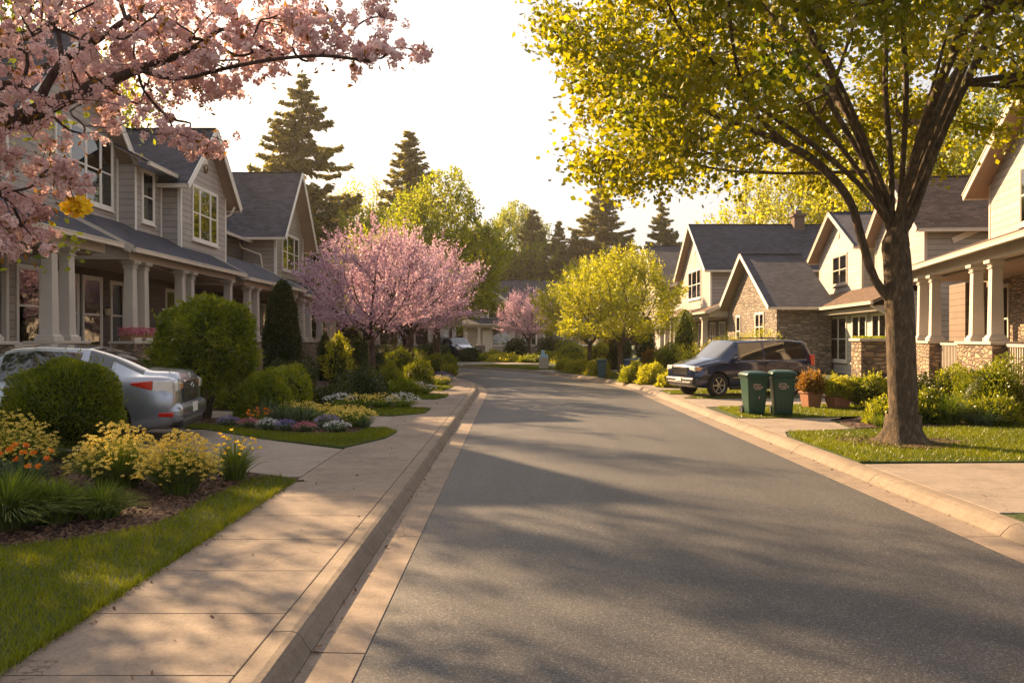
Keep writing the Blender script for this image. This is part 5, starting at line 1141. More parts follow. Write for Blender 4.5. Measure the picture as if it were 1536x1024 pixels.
# columns and balls before the porches
shrub('dark green columnar arborvitae before the third townhouse', -7.5, 27.0, .58, 3.45, 'leaf_dark', 'column', n=26000, leaf=.07, Wk=.35, up=.9, name='columnar_shrub')
shrub('slim dark cone shrub between the columnar arborvitae and the cherry trunk', -6.9, 30.5, .26, 1.75, 'leaf_dark', 'column', n=5000, leaf=.05, up=.9, name='columnar_shrub')
shrub('short dark upright shrub just left of the mauve cherry trunk', -5.7, 31.0, .42, 1.55, 'leaf_dark', 'column', n=6000, leaf=.05, up=.9, name='columnar_shrub')
shrub('small golden upright shrub glowing before a stone pier', -6.1, 29.0, .40, 1.7, 'leaf_gold', 'column', n=3500, leaf=.06, up=.9, name='columnar_shrub', rough=.3)
L_ = [('dark block shrub beside the stepping path', -6.1, 21.6, .50, .85, 'leaf_dark', 'dome'), ('dark mound shrub at the foot of the mauve cherry', -3.75, 20.6, .70, .80, 'leaf_dark', 'dome'), ('dark low shrub behind the oval bed', -4.2, 19.4, .55, .40, 'leaf_dark', 'dome'),
      ('dark rust-tinged shrub along the second porch', -6.6, 24.5, .8, .8, 'leaf_dark', 'dome'), ('large clipped round ball shrub right of the cherry trunk', -4.15, 30.2, .56, 1.15, 'leaf_yew', 'ball'), ('soft round shrub right of the large ball', -3.0, 26.3, .48, .80, 'leaf_yew', 'dome'),
      ('olive shrub between the dark mound and the large ball', -3.6, 24.0, .5, .7, 'leaf_lime', 'dome'), ('rounded shrub under the middle cherries', -3.25, 34.0, .5, .9, 'leaf_yew', 'ball'), ('rounded shrub nearest the bend, dark', -2.85, 35.6, .46, .85, 'leaf_yew', 'ball'),
      ('small ball shrub at the bend beside the road', -2.55, 33.0, .30, .5, 'leaf_lime', 'ball'), ('low green shrub at the edge of the third lawn strip', -3.0, 22.6, .45, .38, 'leaf_bush', 'dome'), ('flat shrub hugging the kerb at the bend', -2.9, 33.4, .45, .3, 'leaf_dark', 'dome'),
      ('broad dark shrub under the third porch', -6.8, 33.5, .9, 1.0, 'leaf_dark', 'dome'), ('shrub at the corner of the last porch', -6.2, 38.0, .9, 1.1, 'leaf_dark', 'dome'), ('green mound below the second stone pier pair', -8.0, 22.9, .7, .8, 'leaf_bush', 'dome'), ('mid green mound behind the light feathery one', -7.4, 19.6, .8, .9, 'leaf_bush', 'dome'),
      ('dark shrub behind the slim cone shrub', -8.2, 31.6, .8, .9, 'leaf_dark', 'dome'), ('hedge shrub at the far left of the bend', -5.4, 42.2, 1.1, 1.0, 'leaf_yew', 'dome'), ('hedge shrub beyond the bend beside the blue car', -6.9, 46.0, 1.2, 1.1, 'leaf_dark', 'dome')]
for lb, x, y, r, h, m_, sh in L_: shrub(lb, x, y, r, h, m_, sh, n=7000, leaf=.05, group='shrubs before the left porches')
F_ = [(-3.4, 18.6, 'petal_yellow', 'yellow flowers on the second lawn strip, house side'), (-2.95, 18.75, 'petal_yellow', 'yellow flowers on the second lawn strip, middle'), (-2.5, 18.8, 'petal_white', 'white flowers on the second lawn strip, street side'), (-3.9, 18.7, 'petal_white', 'white flowers left of the yellow ones on the second strip'),
      (-2.55, 23.3, 'petal_white', 'white flowers on the third lawn strip'), (-2.9, 23.8, 'petal_yellow', 'yellow flowers on the third lawn strip'), (-3.5, 23.2, 'petal_white', 'pale flowers below the olive shrub'), (-2.5, 27.6, 'petal_yellow', 'yellow flowers on the fourth lawn strip'), (-2.35, 28.3, 'petal_white', 'white flowers on the fourth lawn strip'), (-3.1, 28.6, 'petal_yellow', 'yellow flowers below the large ball shrub'), (-2.6, 30.6, 'petal_violet', 'pale violet flowers near the bend')]
for x, y, m_, lb in F_: clump(lb, x, y, .42, .34, 320, .014, 'blade', m_, 60, fr=.022, fl_l=.024, group='flowers along the left lawn strips', m=5)
# right side
R_ = [('round shrub in the bed right of the maple, tall with pale shoots', 9.35, 16.2, .75, 1.05, 'leaf_bush', 'dome', 10000), ('small pale green shrub below the first stone pier', 10.3, 19.6, .42, .85, 'leaf_lime', 'dome', 5000), ('dark shrub behind the maple trunk', 9.2, 19.0, .55, .65, 'leaf_dark', 'dome', 5000),
      ('feathery green plant touching the maple trunk on its left', 6.9, 15.4, .38, .42, 'leaf_lime', 'dome', 4000), ('green plant just right of the maple trunk', 7.7, 15.6, .38, .5, 'leaf_bush', 'dome', 4000), ('ball shrub before the stone pillar', 7.95, 18.7, .42, .72, 'leaf_lime', 'ball', 6000),
      ('low spreading shrub at the right end of the bed', 8.8, 15.3, .50, .42, 'leaf_bush', 'dome', 5000), ('shrub at the right frame edge before the railing', 11.6, 17.6, .6, .8, 'leaf_bush', 'dome', 5000), ('shrub under the second stone pier', 10.9, 18.2, .5, .7, 'leaf_dark', 'dome', 4000)]
for lb, x, y, r, h, m_, sh, n in R_: shrub(lb, x, y, r, h, m_, sh, n=n, leaf=.055)
clump('spiky fountain grass lit from behind in the right bed', 8.0, 15.35, .50, .68, 1100, .012, 'blade', name='grass_tuft', cat='plant')
clump('smaller dark spiky plant right of the fountain grass', 8.45, 15.0, .4, .40, 500, .016, 'blade_blue', name='grass_tuft', cat='plant')
clump('thin pale shoots standing in the round shrub', 9.6, 16.0, .35, 1.35, 60, .02, 'blade', name='grass_tuft', cat='plant')
clump('small grass tuft left of the maple trunk at the lawn edge', 6.55, 14.9, .25, .3, 250, .012, 'blade', name='grass_tuft', cat='plant')
H_ = [('golden clipped hedge behind the van', 7.4, 30.5, 1.5, 1.45, 'leaf_gold', 'dome', .9), ('higher golden hedge beside the stone gable', 9.3, 32.5, 1.5, 1.75, 'leaf_gold', 'dome', .9), ('green round shrub in front of the van nose', 5.9, 31.5, .62, 1.3, 'leaf_bush', 'ball', None),
      ('dark tall columnar shrub right of the golden trees', 5.75, 36.0, .42, 2.5, 'leaf_dark', 'column', None), ('green cone shrub against the porch of the slate roofed house', 7.9, 38.5, .62, 2.9, 'leaf_bush', 'column', None), ('rust coloured shrub between the dark column and the round shrub', 5.3, 32.5, .35, 1.1, 'leaf_rust', 'column', None),
      ('low golden-green shrub at the kerb before the van', 4.75, 28.6, .5, .62, 'leaf_gold', 'dome', None), ('low green shrub at the kerb before the van, left one', 4.3, 29.6, .5, .62, 'leaf_lime', 'dome', None), ('dark clipped arch shrub left of the columnar one', 4.85, 38.0, .55, 1.5, 'leaf_dark', 'ball', None),
      ('golden shrub under the first golden tree', 3.6, 35.5, .55, .6, 'leaf_gold', 'dome', None), ('golden round shrub behind the first golden tree', 4.2, 40.5, .6, 1.3, 'leaf_gold', 'ball', None), ('green mound left of the golden trees', 2.9, 42.0, .55, .8, 'leaf_yew', 'ball', None), ('larger green ball left of the golden trees', 3.1, 44.0, .8, 1.25, 'leaf_yew', 'ball', None),
      ('golden low shrub at the kerb under the second golden tree', 2.95, 38.2, .6, .5, 'leaf_gold', 'dome', None), ('golden low shrub farther along the kerb', 2.55, 41.0, .5, .5, 'leaf_gold', 'dome', None), ('little golden shrub by the van front wheel', 5.0, 26.8, .35, .4, 'leaf_gold', 'dome', None), ('rusty tall shrub beneath the golden trees', 5.0, 42, .5, 1.9, 'leaf_rust', 'column', None)]
for lb, x, y, r, h, m_, sh, ry in H_: shrub(lb, x, y, r, h, m_, sh, n=8000, leaf=.06, ry=ry)
E_ = [(-3.0, 57.5, .9, .8, 'leaf_dark'), (-1.4, 57.0, 1.0, .6, 'leaf_lime'), (.2, 58.5, .8, 1.5, 'leaf_dark'), (2.6, 59.5, .9, 1.7, 'leaf_dark'), (2.2, 56, .9, .6, 'leaf_lime'), (3.6, 57.5, .75, 1.4, 'leaf_yew'), (5.2, 57, .9, .9, 'leaf_dark'), (-.6, 55.2, 1.1, .45, 'leaf_gold'), (1.2, 53.8, .9, .4, 'leaf_yew'), (3.4, 53, .9, .5, 'leaf_gold'), (7.0, 58, 1.2, 1.5, 'leaf_dark'), (-5.6, 58.5, 1.1, 1.2, 'leaf_dark'), (-8, 59, 1.2, 1.0, 'leaf_yew'), (4.4, 50.5, .7, .7, 'leaf_yew')]
nm_ = ['dark low', 'lime low', 'dark tall round', 'dark tallest round', 'lime flat', 'mid green round', 'dark wide', 'golden flat', 'mid green flat', 'golden low', 'big dark', 'dark rounded', 'mid green wide', 'mid green small']
for (x, y, r, h, m_), nn in zip(E_, nm_): shrub(nn + ' shrub in the far planting before the end house', x, y, r, h, m_, 'dome' if h < .9 else 'ball', n=2600, leaf=.12, group='far shrubs before the end house')

# ------------------------------------------------------------------ cars
def cr(p0, p1, p2, p3, t, k=.5):
    m1, m2 = (p2 - p0) * k, (p3 - p1) * k; t2, t3 = t * t, t * t * t
    return p1 * (2 * t3 - 3 * t2 + 1) + m1 * (t3 - 2 * t2 + t) + p2 * (-2 * t3 + 3 * t2) + m2 * (t3 - t2)
def car_mesh(root, st, glass, paint, wheels, wr, hw):
    rings = []
    for (x, zb, wb, zl, wl, zr, wr_) in st:
        rings.append(np.array([(x, 0, zb), (x, wb * .8, zb), (x, wb, zb + .09), (x, (wb + wl) / 2 + .035, (zb + zl) / 2 + .03), (x, wl, zl - .07), (x, wl - .035, zl), (x, wr_, zr - .075), (x, wr_ * .82, zr - .01), (x, 0, zr + .02)]))
    A = np.array(rings); sx, sy = 4, 3; ns, nr = A.shape[:2]
    B, ib = [], []
    for i in range(ns - 1):
        for s in range(sx): B.append(cr(A[max(i - 1, 0)], A[i], A[i + 1], A[min(i + 2, ns - 1)], s / sx, .38)); ib.append(i)
    B.append(A[-1]); B = np.array(B); B[:, :, 0] = np.sort(B[:, :, 0], axis=0)[::-1]
    Cc, jb = [], []
    for j in range(nr - 1):
        for s in range(sy):
            Cc.append(cr(B[:, max(j - 1, 0)], B[:, j], B[:, j + 1], B[:, min(j + 2, nr - 1)], s / sy, .38)); jb.append(j)
    Cc.append(B[:, -1]); Q = np.stack(Cc, 1); Q[:, 0, 1] = 0; Q[:, -1, 1] = 0
    n, m = Q.shape[:2]; full = np.concatenate([Q, (Q[:, 1:-1] * np.array([1, -1, 1]))[:, ::-1]], 1); M_ = full.shape[1]
    me = bpy.data.meshes.new('body'); vs = [tuple(p) for p in full.reshape(-1, 3)]; fs, mi = [], []
    for i in range(n - 1):
        for j in range(M_):
            fs.append((i * M_ + j, i * M_ + (j + 1) % M_, (i + 1) * M_ + (j + 1) % M_, (i + 1) * M_ + j)); jj = j if j < m - 1 else M_ - 1 - j
            mi.append(1 if (ib[i], jb[min(jj, len(jb) - 1)]) in glass else 0)
    fs += [tuple(range(M_))[::-1], tuple((n - 1) * M_ + k for k in range(M_))]; mi += [0, 0]
    me.from_pydata(vs, [], fs)
    for k in (paint, 'car_glass', 'black_plastic'): me.materials.append(MATS[k])
    me.polygons.foreach_set('material_index', mi); me.update()
    bm = bmesh.new(); bm.from_mesh(me); bmesh.ops.recalc_face_normals(bm, faces=bm.faces); bm.to_mesh(me); bm.free()
    o = link('body', me, None, root)
    cb = MB()
    for x in wheels:
        for s in (-1, 1): cb.lathe([(wr * 1.17, s * (hw - .30)), (wr * 1.17, s * (hw + .3))], (x, 0, wr), 32, axis='y')
    cm = cb.mesh('cut'); b2 = bmesh.new(); b2.from_mesh(cm); bmesh.ops.recalc_face_normals(b2, faces=b2.faces); b2.to_mesh(cm); b2.free()
    for k in (paint, 'car_glass', 'black_plastic'): cm.materials.append(MATS[k])
    cm.polygons.foreach_set('material_index', [2] * len(cm.polygons)); co = bpy.data.objects.new('cut', cm); COL.objects.link(co)
    bo = o.modifiers.new('b', 'BOOLEAN'); bo.operation = 'DIFFERENCE'; bo.object = co; bo.solver = 'EXACT'
    root_m = root.matrix_world.copy(); loc, rot, scl = root.location.copy(), root.rotation_euler.copy(), root.scale.copy(); root.location = (0, 0, 0); root.rotation_euler = (0, 0, 0); root.scale = (1, 1, 1)
    bpy.context.view_layer.update(); dg = bpy.context.evaluated_depsgraph_get(); nm = bpy.data.meshes.new_from_object(o.evaluated_get(dg))
    o.modifiers.clear(); bpy.data.objects.remove(co); root.location, root.rotation_euler, root.scale = loc, rot, scl
    def part(nm_, keep, name):
        b = bmesh.new(); b.from_mesh(nm_); bmesh.ops.delete(b, geom=[f for f in b.faces if f.material_index not in keep], context='FACES'); k = bpy.data.meshes.new(name); b.to_mesh(k); b.free(); return k
    bod = part(nm, (0, 2), 'body'); gls = part(nm, (1,), 'window'); o.data = bod
    for k in (paint, 'car_glass', 'black_plastic'):
        if len(bod.materials) < 3: bod.materials.append(MATS[k])
    bod.shade_smooth(); gls.shade_smooth()
    for e in (bod,): e.set_sharp_from_angle(angle=R(38))
    gls.materials.clear(); gls.materials.append(MATS['car_glass']); gls.polygons.foreach_set('material_index', [0] * len(gls.polygons)); link('window', gls, None, root)
    return o
def wheel(root, x, y, r, s, spokes=7):
    t = MB().lathe([(r * .62, -.09), (r * .9, -.105), (r, -.07), (r, .07), (r * .9, .105), (r * .62, .09)], (0, 0, 0), 36, axis='y', cap=False)
    for k in range(36):
        a = 2 * math.pi * k / 36; c, s_ = math.cos(a) * r, math.sin(a) * r; t.beam((c, -.075, s_), (c, .075, s_), .012, .016, up=(math.cos(a), 0, math.sin(a)))
    w_ = t.build('wheel', 'tyre', root, smooth=False); w_.location = (x, y, r)
    rm = MB().lathe([(r * .62, .09 * s), (r * .64, .10 * s), (r * .60, .095 * s), (r * .56, .05 * s)], (0, 0, 0), 32, axis='y', cap=False)
    for k in range(spokes):
        a = 2 * math.pi * k / spokes; d = Vector((math.cos(a), 0, math.sin(a))); rm.beam(d * .05 + Vector((0, .085 * s, 0)), d * r * .6 + Vector((0, .075 * s, 0)), .035, .05, up=(0, s, 0))
    rm.lathe([(.001, .10 * s), (.05, .10 * s), (.07, .085 * s), (.07, .04 * s)], (0, 0, 0), 20, axis='y', cap=False)
    rm.build('rim', 'rim_metal', w_); MB().lathe([(r * .6, .02 * s), (.001, .02 * s)], (0, 0, 0), 32, axis='y', cap=False).build('brake_disc', 'black_plastic', w_)
def plate(root, x, z, s, w_=.3, h=.15): MB().box(min(x, x + s * .012), max(x, x + s * .012), -w_ / 2, w_ / 2, z, z + h).build('number_plate', 'plate_white', root, bev=.003)

def sedan(name, label, loc, rz, paint, cat='car'):
    root = empty(name, loc, rz, label, cat)
    st = [(2.36, .36, .50, .56, .58, .60, .45), (2.28, .24, .76, .66, .77, .71, .60), (1.95, .19, .87, .76, .86, .82, .70), (1.25, .18, .90, .87, .89, .94, .74), (.88, .18, .91, .91, .90, .99, .76),
          (.12, .18, .91, .94, .90, 1.40, .62), (-.28, .18, .91, .95, .905, 1.455, .63), (-.36, .18, .91, .95, .905, 1.46, .63), (-.98, .18, .91, .97, .905, 1.43, .62), (-1.08, .18, .91, .975, .905, 1.415, .62), (-1.42, .18, .91, .985, .90, 1.30, .63),
          (-1.86, .19, .90, 1.0, .885, 1.10, .70), (-2.14, .22, .88, .99, .86, 1.075, .70), (-2.28, .27, .86, .96, .83, 1.05, .68), (-2.34, .34, .80, .90, .78, .97, .62), (-2.36, .40, .72, .84, .70, .90, .55)]
    gl = {(4, 6), (4, 7), (5, 5), (7, 5), (6, 5), (9, 5), (9, 6), (9, 7), (10, 6), (10, 7)}
    car_mesh(root, st, gl, paint, (1.42, -1.36), .335, .91)
    for x in (1.42, -1.36):
        for s in (-1, 1): wheel(root, x, s * .82, .335, s)
    for s in (-1, 1):
        # wrap-round tail lamp: red outer end, clear and amber centre, each following the corner
        def patch(x0, x1, z0a, z1a, z0b, z1b, m, nm, y=.905, yi=.86):
            mb = MB(); v = [(x0, s * (y - 0), z0a), (x1, s * (y - .045), z0b), (x1, s * (y - .045), z1b), (x0, s * y, z1a), (x0, s * (yi - .1), z0a), (x1, s * (yi - .2), z0b), (x1, s * (yi - .2), z1b), (x0, s * (yi - .1), z1a)]
            mb.add(v, [(0, 1, 2, 3), (4, 7, 6, 5), (0, 4, 5, 1), (1, 5, 6, 2), (2, 6, 7, 3), (3, 7, 4, 0)]); return mb.build(nm, m, root, bev=.012, seg=3)
        patch(-1.74, -2.04, .885, .915, .79, .94, 'red_lamp', 'tail_light', y=.94); patch(-2.045, -2.31, .79, .94, .74, .94, 'clear_lamp', 'reverse_light', y=.90)
        MB().box(-2.372, -2.28, min(s * .62, s * .79), max(s * .62, s * .79), .77, .92).build('tail_light', 'clear_lamp', root, bev=.025, seg=3)
        MB().box(-2.376, -2.29, min(s * .43, s * .612), max(s * .43, s * .612), .79, .90).build('tail_light', 'amber_lamp', root, bev=.025, seg=3)
        MB().box(-2.34, -2.12, min(s * .80, s * .905), max(s * .80, s * .905), .40, .47).build('reflector', 'red_lamp', root, bev=.015)
        MB().tube([(-1.74, s * .925, .60), (-1.95, s * .915, .64), (-2.15, s * .885, .70), (-2.27, s * .84, .73)], .005, 5).build('panel_gap', 'black_plastic', root)
        MB().tube([(-2.30, s * .60, .62), (-2.36, s * .585, .78), (-2.34, s * .57, .95), (-2.20, s * .62, 1.07)], .005, 5).build('panel_gap', 'black_plastic', root)
        m_ = MB().box(.55, .75, min(s * .9, s * 1.08), max(s * .9, s * 1.08), .95, 1.08).build('mirror', paint, root, bev=.03, seg=3)
        for x in (.05, -.95): MB().box(x - .2, x, s * .915 - .012, s * .915 + .012, .83, .86).build('door_handle', 'chrome', root, bev=.006)
        MB().box(2.18, 2.31, min(s * .5, s * .74), max(s * .5, s * .74), .58, .70).build('headlight', 'clear_lamp', root, bev=.02)
    # bumper, dark lattice panel, trim strips, emblem
    MB().box(-2.45, -2.12, -.87, .87, .30, .60).build('bumper', paint, root, bev=.12, seg=6)
    MB().box(-2.43, -2.2, -.66, .66, .21, .34).build('bumper_skirt', 'black_plastic', root, bev=.04, seg=3)
    g = MB().box(-2.392, -2.33, -.44, .44, .60, .885)
    pn = g.build('rear_panel', 'black_plastic', root, bev=.02)
    l = MB()
    for k in range(4): l.box(-2.398, -2.384, -.39, .39, .66 + k * .06, .672 + k * .06)
    l.build('trim_strip', 'chrome', pn); MB().box(-2.41, -2.37, -.43, .43, .895, .925).build('chrome_strip', 'chrome', root, bev=.01)
    e = MB(); e.tube([(-2.405, .07 * math.cos(a), .83 + .045 * math.sin(a)) for a in np.linspace(0, 2 * math.pi, 20)], .009, 6); e.prism([(-.05, .80), (.05, .80), (.0, .72)], -2.415, -2.40, 'x'); e.build('emblem', 'chrome', root)
    e = MB(); e.tube([(-2.36, .045 * math.cos(a), .985 + .035 * math.sin(a)) for a in np.linspace(0, 2 * math.pi, 20)], .008, 6); e.build('emblem', 'chrome', root)
    plate(root, -2.44, .42, -1)
    for y in (-.5, .5): MB().tube([(-2.40, y, .22), (-2.2, y, .22)], .035, 10).build('exhaust', 'chrome', root)
    return root
sedan('parked_car', 'silver sedan parked in the left driveway, tail towards the street', (-7.5, 12.95, G + .005), R(188), 'silver_paint')

def van(name, label, loc, rz, paint, sc_k, cat='van'):
    root = empty(name, loc, rz, label, cat); root.scale = (sc_k,) * 3 if isinstance(sc_k, float) else sc_k
    st = [(2.47, .46, .60, .78, .66, .84, .50), (2.42, .34, .82, .92, .82, .99, .64), (2.15, .30, .91, 1.02, .89, 1.08, .70), (1.75, .28, .94, 1.10, .92, 1.18, .74), (1.48, .28, .95, 1.13, .93, 1.24, .78),
          (.78, .28, .95, 1.15, .93, 1.72, .72), (.62, .28, .95, 1.15, .93, 1.76, .73), (-.30, .28, .95, 1.16, .93, 1.79, .73), (-.42, .28, .95, 1.16, .93, 1.795, .73), (-1.25, .28, .95, 1.17, .93, 1.80, .73), (-1.32, .28, .95, 1.17, .93, 1.80, .73), (-2.08, .28, .95, 1.18, .93, 1.77, .72),
          (-2.20, .29, .945, 1.18, .92, 1.75, .71), (-2.38, .33, .93, 1.16, .90, 1.64, .68), (-2.47, .40, .88, 1.12, .86, 1.46, .66), (-2.50, .46, .80, 1.05, .78, 1.2, .62)]
    gl = {(4, 6), (4, 7), (6, 5), (8, 5), (10, 5), (9, 5)}
    car_mesh(root, st, gl, paint, (1.55, -1.52), .38, .95)
    for x in (1.55, -1.52):
        for s in (-1, 1): wheel(root, x, s * .86, .38, s, 6)
    for s in (-1, 1):
        MB().box(2.18, 2.45, min(s * .52, s * .86), max(s * .52, s * .86), .82, .98).build('headlight', 'clear_lamp', root, bev=.03, seg=3)
        MB().box(2.12, 2.40, min(s * .78, s * .895), max(s * .78, s * .895), .83, .95).build('indicator', 'amber_lamp', root, bev=.02)
        MB().box(-2.49, -2.30, min(s * .80, s * .93), max(s * .80, s * .93), .95, 1.32).build('tail_light', 'red_lamp', root, bev=.03, seg=3)
        m_ = MB().box(.80, 1.0, min(s * .93, s * 1.15), max(s * .93, s * 1.15), 1.12, 1.27).build('mirror', paint, root, bev=.04, seg=3)
        for x in (-.22, -.45): MB().box(x - .0, x + .17, s * .962 - .012, s * .962 + .012, 1.02, 1.05).build('door_handle', 'black_plastic', root, bev=.006)
        for x in (-.36, -1.3): MB().box(x - .004, x + .004, s * .968 - .006, s * .968 + .003, .42, 1.1).build('door_gap', 'black_plastic', root)
        MB().box(-.9, 1.0, s * .965 - .012, s * .965 + .012, .60, .625).build('side_trim', 'chrome', root, bev=.005)
        MB().box(-1.05, 1.08, min(s * .86, s * .96), max(s * .86, s * .96), .24, .34).build('sill', 'black_plastic', root, bev=.02)
        MB().tube([(-.5, s * .60, 1.82), (-.45, s * .60, 1.86), (-1.9, s * .60, 1.85), (-1.95, s * .60, 1.81)], .018, 6).build('roof_rail', 'black_plastic', root)
    MB().box(2.33, 2.52, -.86, .86, .40, .62).build('bumper', 'black_plastic', root, bev=.07, seg=4)
    MB().box(2.40, 2.535, -.7, .7, .44, .49).build('bumper_strip', 'chrome', root, bev=.02)
    gp = MB().box(2.40, 2.475, -.48, .48, .68, .95).build('grille', 'black_plastic', root, bev=.03)
    l = MB()
    for k in range(5): l.box(2.470, 2.486, -.46, .46, .70 + k * .05, .718 + k * .05)
    for k in range(7): l.box(2.474, 2.490, -.42 + k * .14 - .01, -.42 + k * .14 + .01, .69, .94)
    l.build('grille_bar', 'chrome', gp); plate(root, 2.525, .50, 1, .34, .12)
    MB().box(-2.56, -2.38, -.86, .86, .42, .62).build('bumper', paint, root, bev=.06, seg=4)
    return root
van('parked_van', 'dark blue van parked across the right driveway, nose at the kerb', (6.30, 23.2, G + .006), R(180 + 19), 'blue_paint', (.765, .84, .85))
van('parked_car', 'small dark blue car far off at the bend before the end house', (-4.3, 60.5, G), R(-60), 'navy_paint', .9, 'car')

# ------------------------------------------------------------------ bins, pots, pillar, cabinet
def bin_(label, loc, rz, m, marks=0, group=None, k=1.0):
    root = empty('wheeled_bin', loc, rz, label, 'bin', group); root.scale = (k,) * 3
    b = MB(); h = .86
    lv = [(.0, .17, .19), (.06, .185, .205), (.80, .235, .265), (.83, .255, .285), (h, .255, .285)]
    seg = 4; vs = []
    def rr_(hx, hy, r=.05):
        pts = []
        for cx, cy, a0 in ((hx - r, hy - r, 0), (-hx + r, hy - r, 90), (-hx + r, -hy + r, 180), (hx - r, -hy + r, 270)):
            for q in range(seg + 1): a = R(a0 + 90 * q / seg); pts.append((cx + r * math.cos(a), cy + r * math.sin(a)))
        return pts
    for z, hx, hy in lv: vs += [(x, y, z) for x, y in rr_(hx, hy)]
    n = len(rr_(.2, .2)); b.add(vs, [(i * n + j, i * n + (j + 1) % n, (i + 1) * n + (j + 1) % n, (i + 1) * n + j) for i in range(len(lv) - 1) for j in range(n)] + [tuple(range(n))[::-1]])
    for x in (-.1, 0, .1): b.box(x - .006, x + .006, -.222, -.2, .1, .35)
    b.build('body', m, root)
    l = MB(); vs = []; lid = [(h + .0, 1.06, 1.05), (h + .035, 1.07, 1.06), (h + .075, .95, .94), (h + .105, .62, .62), (h + .112, .2, .2)]
    for z, kx, ky in lid: vs += [(x * kx, y * ky - .005, z) for x, y in rr_(.255, .285)]
    l.add(vs, [(i * n + j, i * n + (j + 1) % n, (i + 1) * n + (j + 1) % n, (i + 1) * n + j) for i in range(len(lid) - 1) for j in range(n)] + [tuple(range(n))[::-1], tuple((len(lid) - 1) * n + j for j in range(n))])
    l.build('lid', m, root, smooth=True)
    MB().tube([(-.2, .30, h - .03), (-.2, .36, h + .0), (.2, .36, h + .0), (.2, .30, h - .03)], .016, 8).build('handle', 'black_plastic', root)
    for s in (-1, 1):
        MB().lathe([(.04, -.025), (.09, -.025), (.1, 0), (.09, .025), (.04, .025)], (0, 0, 0), 20, axis='y').build('wheel', 'tyre', root).location = (s * .19, .22, .1)
        root.children[-1].rotation_euler = (0, 0, R(90))
    if marks:
        q = MB(); r2 = random.Random(marks); f = lambda z: -.205 - (z - .06) / .74 * .06 - .002
        def bar(x0, x1, z0, z1): q.add([(x0, f(z0) - .003, z0), (x1, f(z0) - .003, z0), (x1, f(z1) - .003, z1), (x0, f(z1) - .003, z1), (x0, f(z0) + .006, z0), (x1, f(z0) + .006, z0), (x1, f(z1) + .006, z1), (x0, f(z1) + .006, z1)], [(0, 1, 2, 3), (4, 7, 6, 5), (0, 4, 5, 1), (1, 5, 6, 2), (2, 6, 7, 3), (3, 7, 4, 0)])
        for row, (z0, hh, k0, k1) in enumerate(((.66, .035, 0, 5), (.595, .05, 0, 6), (.565, .018, 1, 5))):
            x = -.11 + .03 * (row == 2)
            for c in range(k1 - k0):       # worn block letters
                w_ = r2.uniform(.018, .03); bar(x, x + .006, z0, z0 + hh)
                if r2.random() < .7: bar(x + .006, x + w_, z0 + hh - .007, z0 + hh)
                if r2.random() < .6: bar(x + .006, x + w_, z0 + hh * .45, z0 + hh * .45 + .006)
                if r2.random() < .6: bar(x + w_ - .006, x + w_, z0, z0 + hh * r2.choice((.5, 1)))
                if r2.random() < .6: bar(x + .006, x + w_, z0, z0 + .007)
                x += w_ + .009
        if marks == 1: bar(.02, .035, .36, .42)
        q.build('lettering', 'bin_mark', root)
    return root
bin_('left dark green wheeled bin on the grass by the right kerb', (4.95, 17.15, G + .012), R(6), 'bin_green', 1, 'pair of green bins', .92)
bin_('right dark green wheeled bin, fuller lid, beside its twin', (5.50, 17.05, G + .012), R(-8), 'bin_green', 2, 'pair of green bins', .95)
bin_('blue wheeled bin at the foot of the golden tree', (4.55, 32.2, G + .01), R(20), 'bin_blue', 0, None, .82)
bin_('teal bin between the golden tree trunks', (3.55, 33.4, G + .01), R(-10), 'bin_teal', 0, None, .76)
bin_('second blue bin behind the golden tree', (5.3, 34.6, G + .01), R(30), 'bin_teal', 0, None, .8)

def pot(label, x, y, r, h, m_, hb):
    o = empty('potted_shrub', (x, y, G + .012), R(12), label, 'potted plant')
    b = MB(); b.taper(0, 0, 0, h * .88, r * .68, r * .88); b.taper(0, 0, h * .88, h, r * .98, r * .98); b.build('pot', 'terracotta', o, bev=.012)
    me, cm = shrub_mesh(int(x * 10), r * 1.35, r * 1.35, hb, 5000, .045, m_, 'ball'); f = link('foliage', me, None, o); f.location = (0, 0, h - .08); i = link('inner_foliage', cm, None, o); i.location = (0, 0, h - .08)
pot('terracotta pot with two-tiered rusty shrub beside the green bins', 6.75, 18.9, .21, .36, 'leaf_rust', .5)
pot('wide pot with golden-green shrub left of the stone pillar', 7.30, 18.75, .24, .26, 'leaf_gold', .5)
o = empty('stone_pillar', (9.25, 21.3, G), R(-6), 'square brown stone pillar with planted top left of the maple trunk', 'pillar')
MB().box(-.48, .48, -.42, .42, 0, 1.50).build('shaft', 'stone_brown', o, bev=.02)
MB().box(-.53, .53, -.47, .47, 1.50, 1.57).build('cap_stone', 'trim_cream', o, bev=.012)
V_, v_ = leaves(np.c_[rng.uniform(-.5, .5, 1500), rng.uniform(-.44, .44, 1500), 1.57 + rng.random(1500) * .06], .04, .02, None); link('planting', np_mesh('planting', V_, 4, v_), 'leaf_lime', o)
o = empty('flower_box', (-9.95, 22.1, G + 1.52), R(90), 'box of pink and rust flowers standing on a porch pier', 'flower box')
MB().box(-.75, .75, -.14, .14, 0, .16).build('box', 'wicker', o, bev=.01)
V_, v_ = leaves(np.c_[rng.uniform(-.8, .8, 1600), rng.uniform(-.18, .18, 1600), .12 + rng.random(1600) * .22], .05, .04, None); link('flowers', np_mesh('flowers', V_, 4, v_), 'petal_pink', o)
o = empty('utility_cabinet', (1.55, 42.3, G), R(-10), 'small white cabinet with pale blue top on the far right verge', 'cabinet')
o.scale = (.8, .8, .78); MB().box(-.28, .28, -.2, .2, 0, .78).build('housing', 'trim_cream', o, bev=.02)
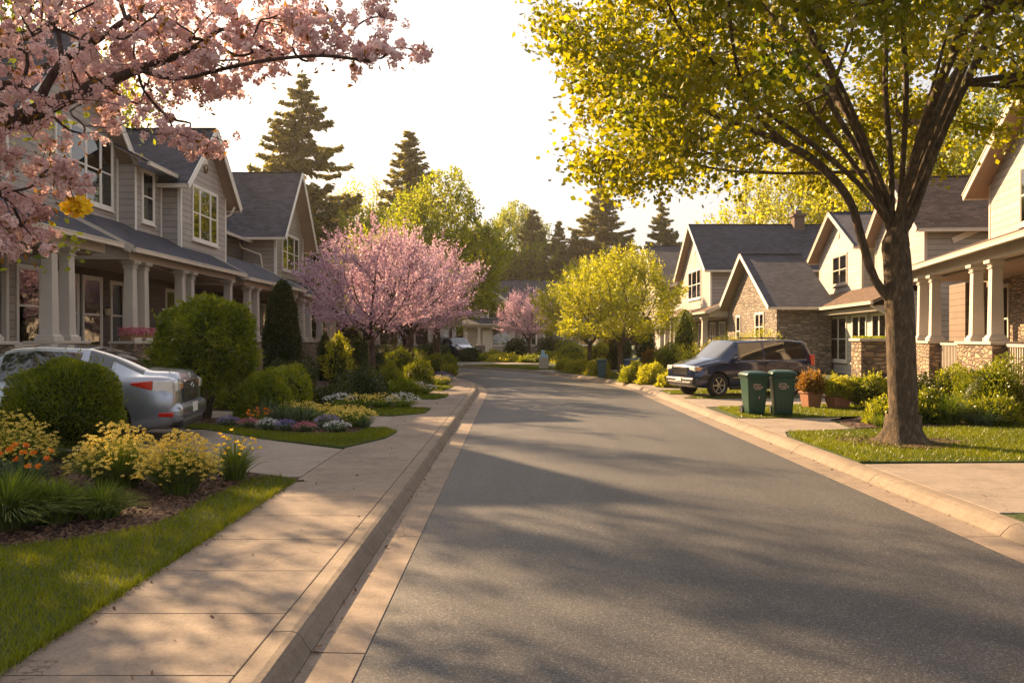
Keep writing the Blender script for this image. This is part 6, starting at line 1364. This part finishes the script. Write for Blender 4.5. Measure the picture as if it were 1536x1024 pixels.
c_ = MB(); c_.taper(0, 0, .78, .95, .26, .2, .18, .14); c_.taper(-.05, 0, .95, 1.25, .12, .08, .1, .06); c_.build('cover', 'pale_blue', o, bev=.02)

slabp('planting_bed', [(5.85 + (.62 + .13 * math.sin(a * 3) + .08 * math.sin(a * 5 + 1)) * math.cos(a) * 1.25, 12.5 + (.62 + .13 * math.sin(a * 3)) * math.sin(a)) for a in np.linspace(0, 2 * math.pi, 28)[:-1]], 'mulch', G + .03)
P_ = np.array([(5.85 + r * math.cos(a) * 1.25, 12.5 + r * math.sin(a), G + .035) for r, a in zip(rng.uniform(.35, .8, 900), rng.uniform(0, 6.28, 900))])
litter('bark_mulch', 'chips', 'ring of loose bark chips round the foot of the big maple', 'mulch', P_, .035)
# street-side and back-garden trees left of the view whose crowns break up the low sun
shade = decid(71, 11.5, 2.6, 4.2, 4.4, 330, 60, .2, 'leaf_lime', rt=.2, sig=.30, cz=7.0, zmin=3.2, rough=.25, shell=.2, bf=.6, maxc=1, rtip=.015)
thin = decid(72, 11.5, 2.6, 4.2, 4.4, 105, 130, .17, 'leaf_lime', rt=.2, sig=.27, cz=7.0, zmin=3.2, rough=.25, shell=.2, bf=.6, maxc=1, rtip=.015)
for i, (x, y, s_, z_, m_) in enumerate([(-10.3, 11.2, .78, .74, thin), (-16.6, 24.0, 1.1, 1.55, thin), (-18.4, 32.0, 1.0, 1.35, thin), (-19.0, 40.0, .95, 1.25, thin), (-14.6, 14.9, .8, .95, thin)]):
    plant_tree('shade_tree', m_, (x, y, G), 'broad tree standing left of the street, mostly outside the picture', 'tree', 'shade trees left of the street', scale=s_, sz=z_, rz=i * 1.3)

# evening haze
hb = MB().box(-260, 260, -40, 330, -2.0, 40).build('haze', None)
hm = bpy.data.materials.new('haze'); hm.use_nodes = True; t_ = hm.node_tree; t_.nodes.remove(t_.nodes['Principled BSDF'])
pv = t_.nodes.new('ShaderNodeVolumePrincipled'); pv.inputs['Color'].default_value = (1.0, .93, .82, 1); pv.inputs['Density'].default_value = 0.00035; pv.inputs['Anisotropy'].default_value = 0.55
t_.links.new(pv.outputs[0], t_.nodes['Material Output'].inputs['Volume']); hb.data.materials.append(hm); hb['kind'] = 'stuff'; hb['label'] = 'pale warm evening haze in the air over the whole street'
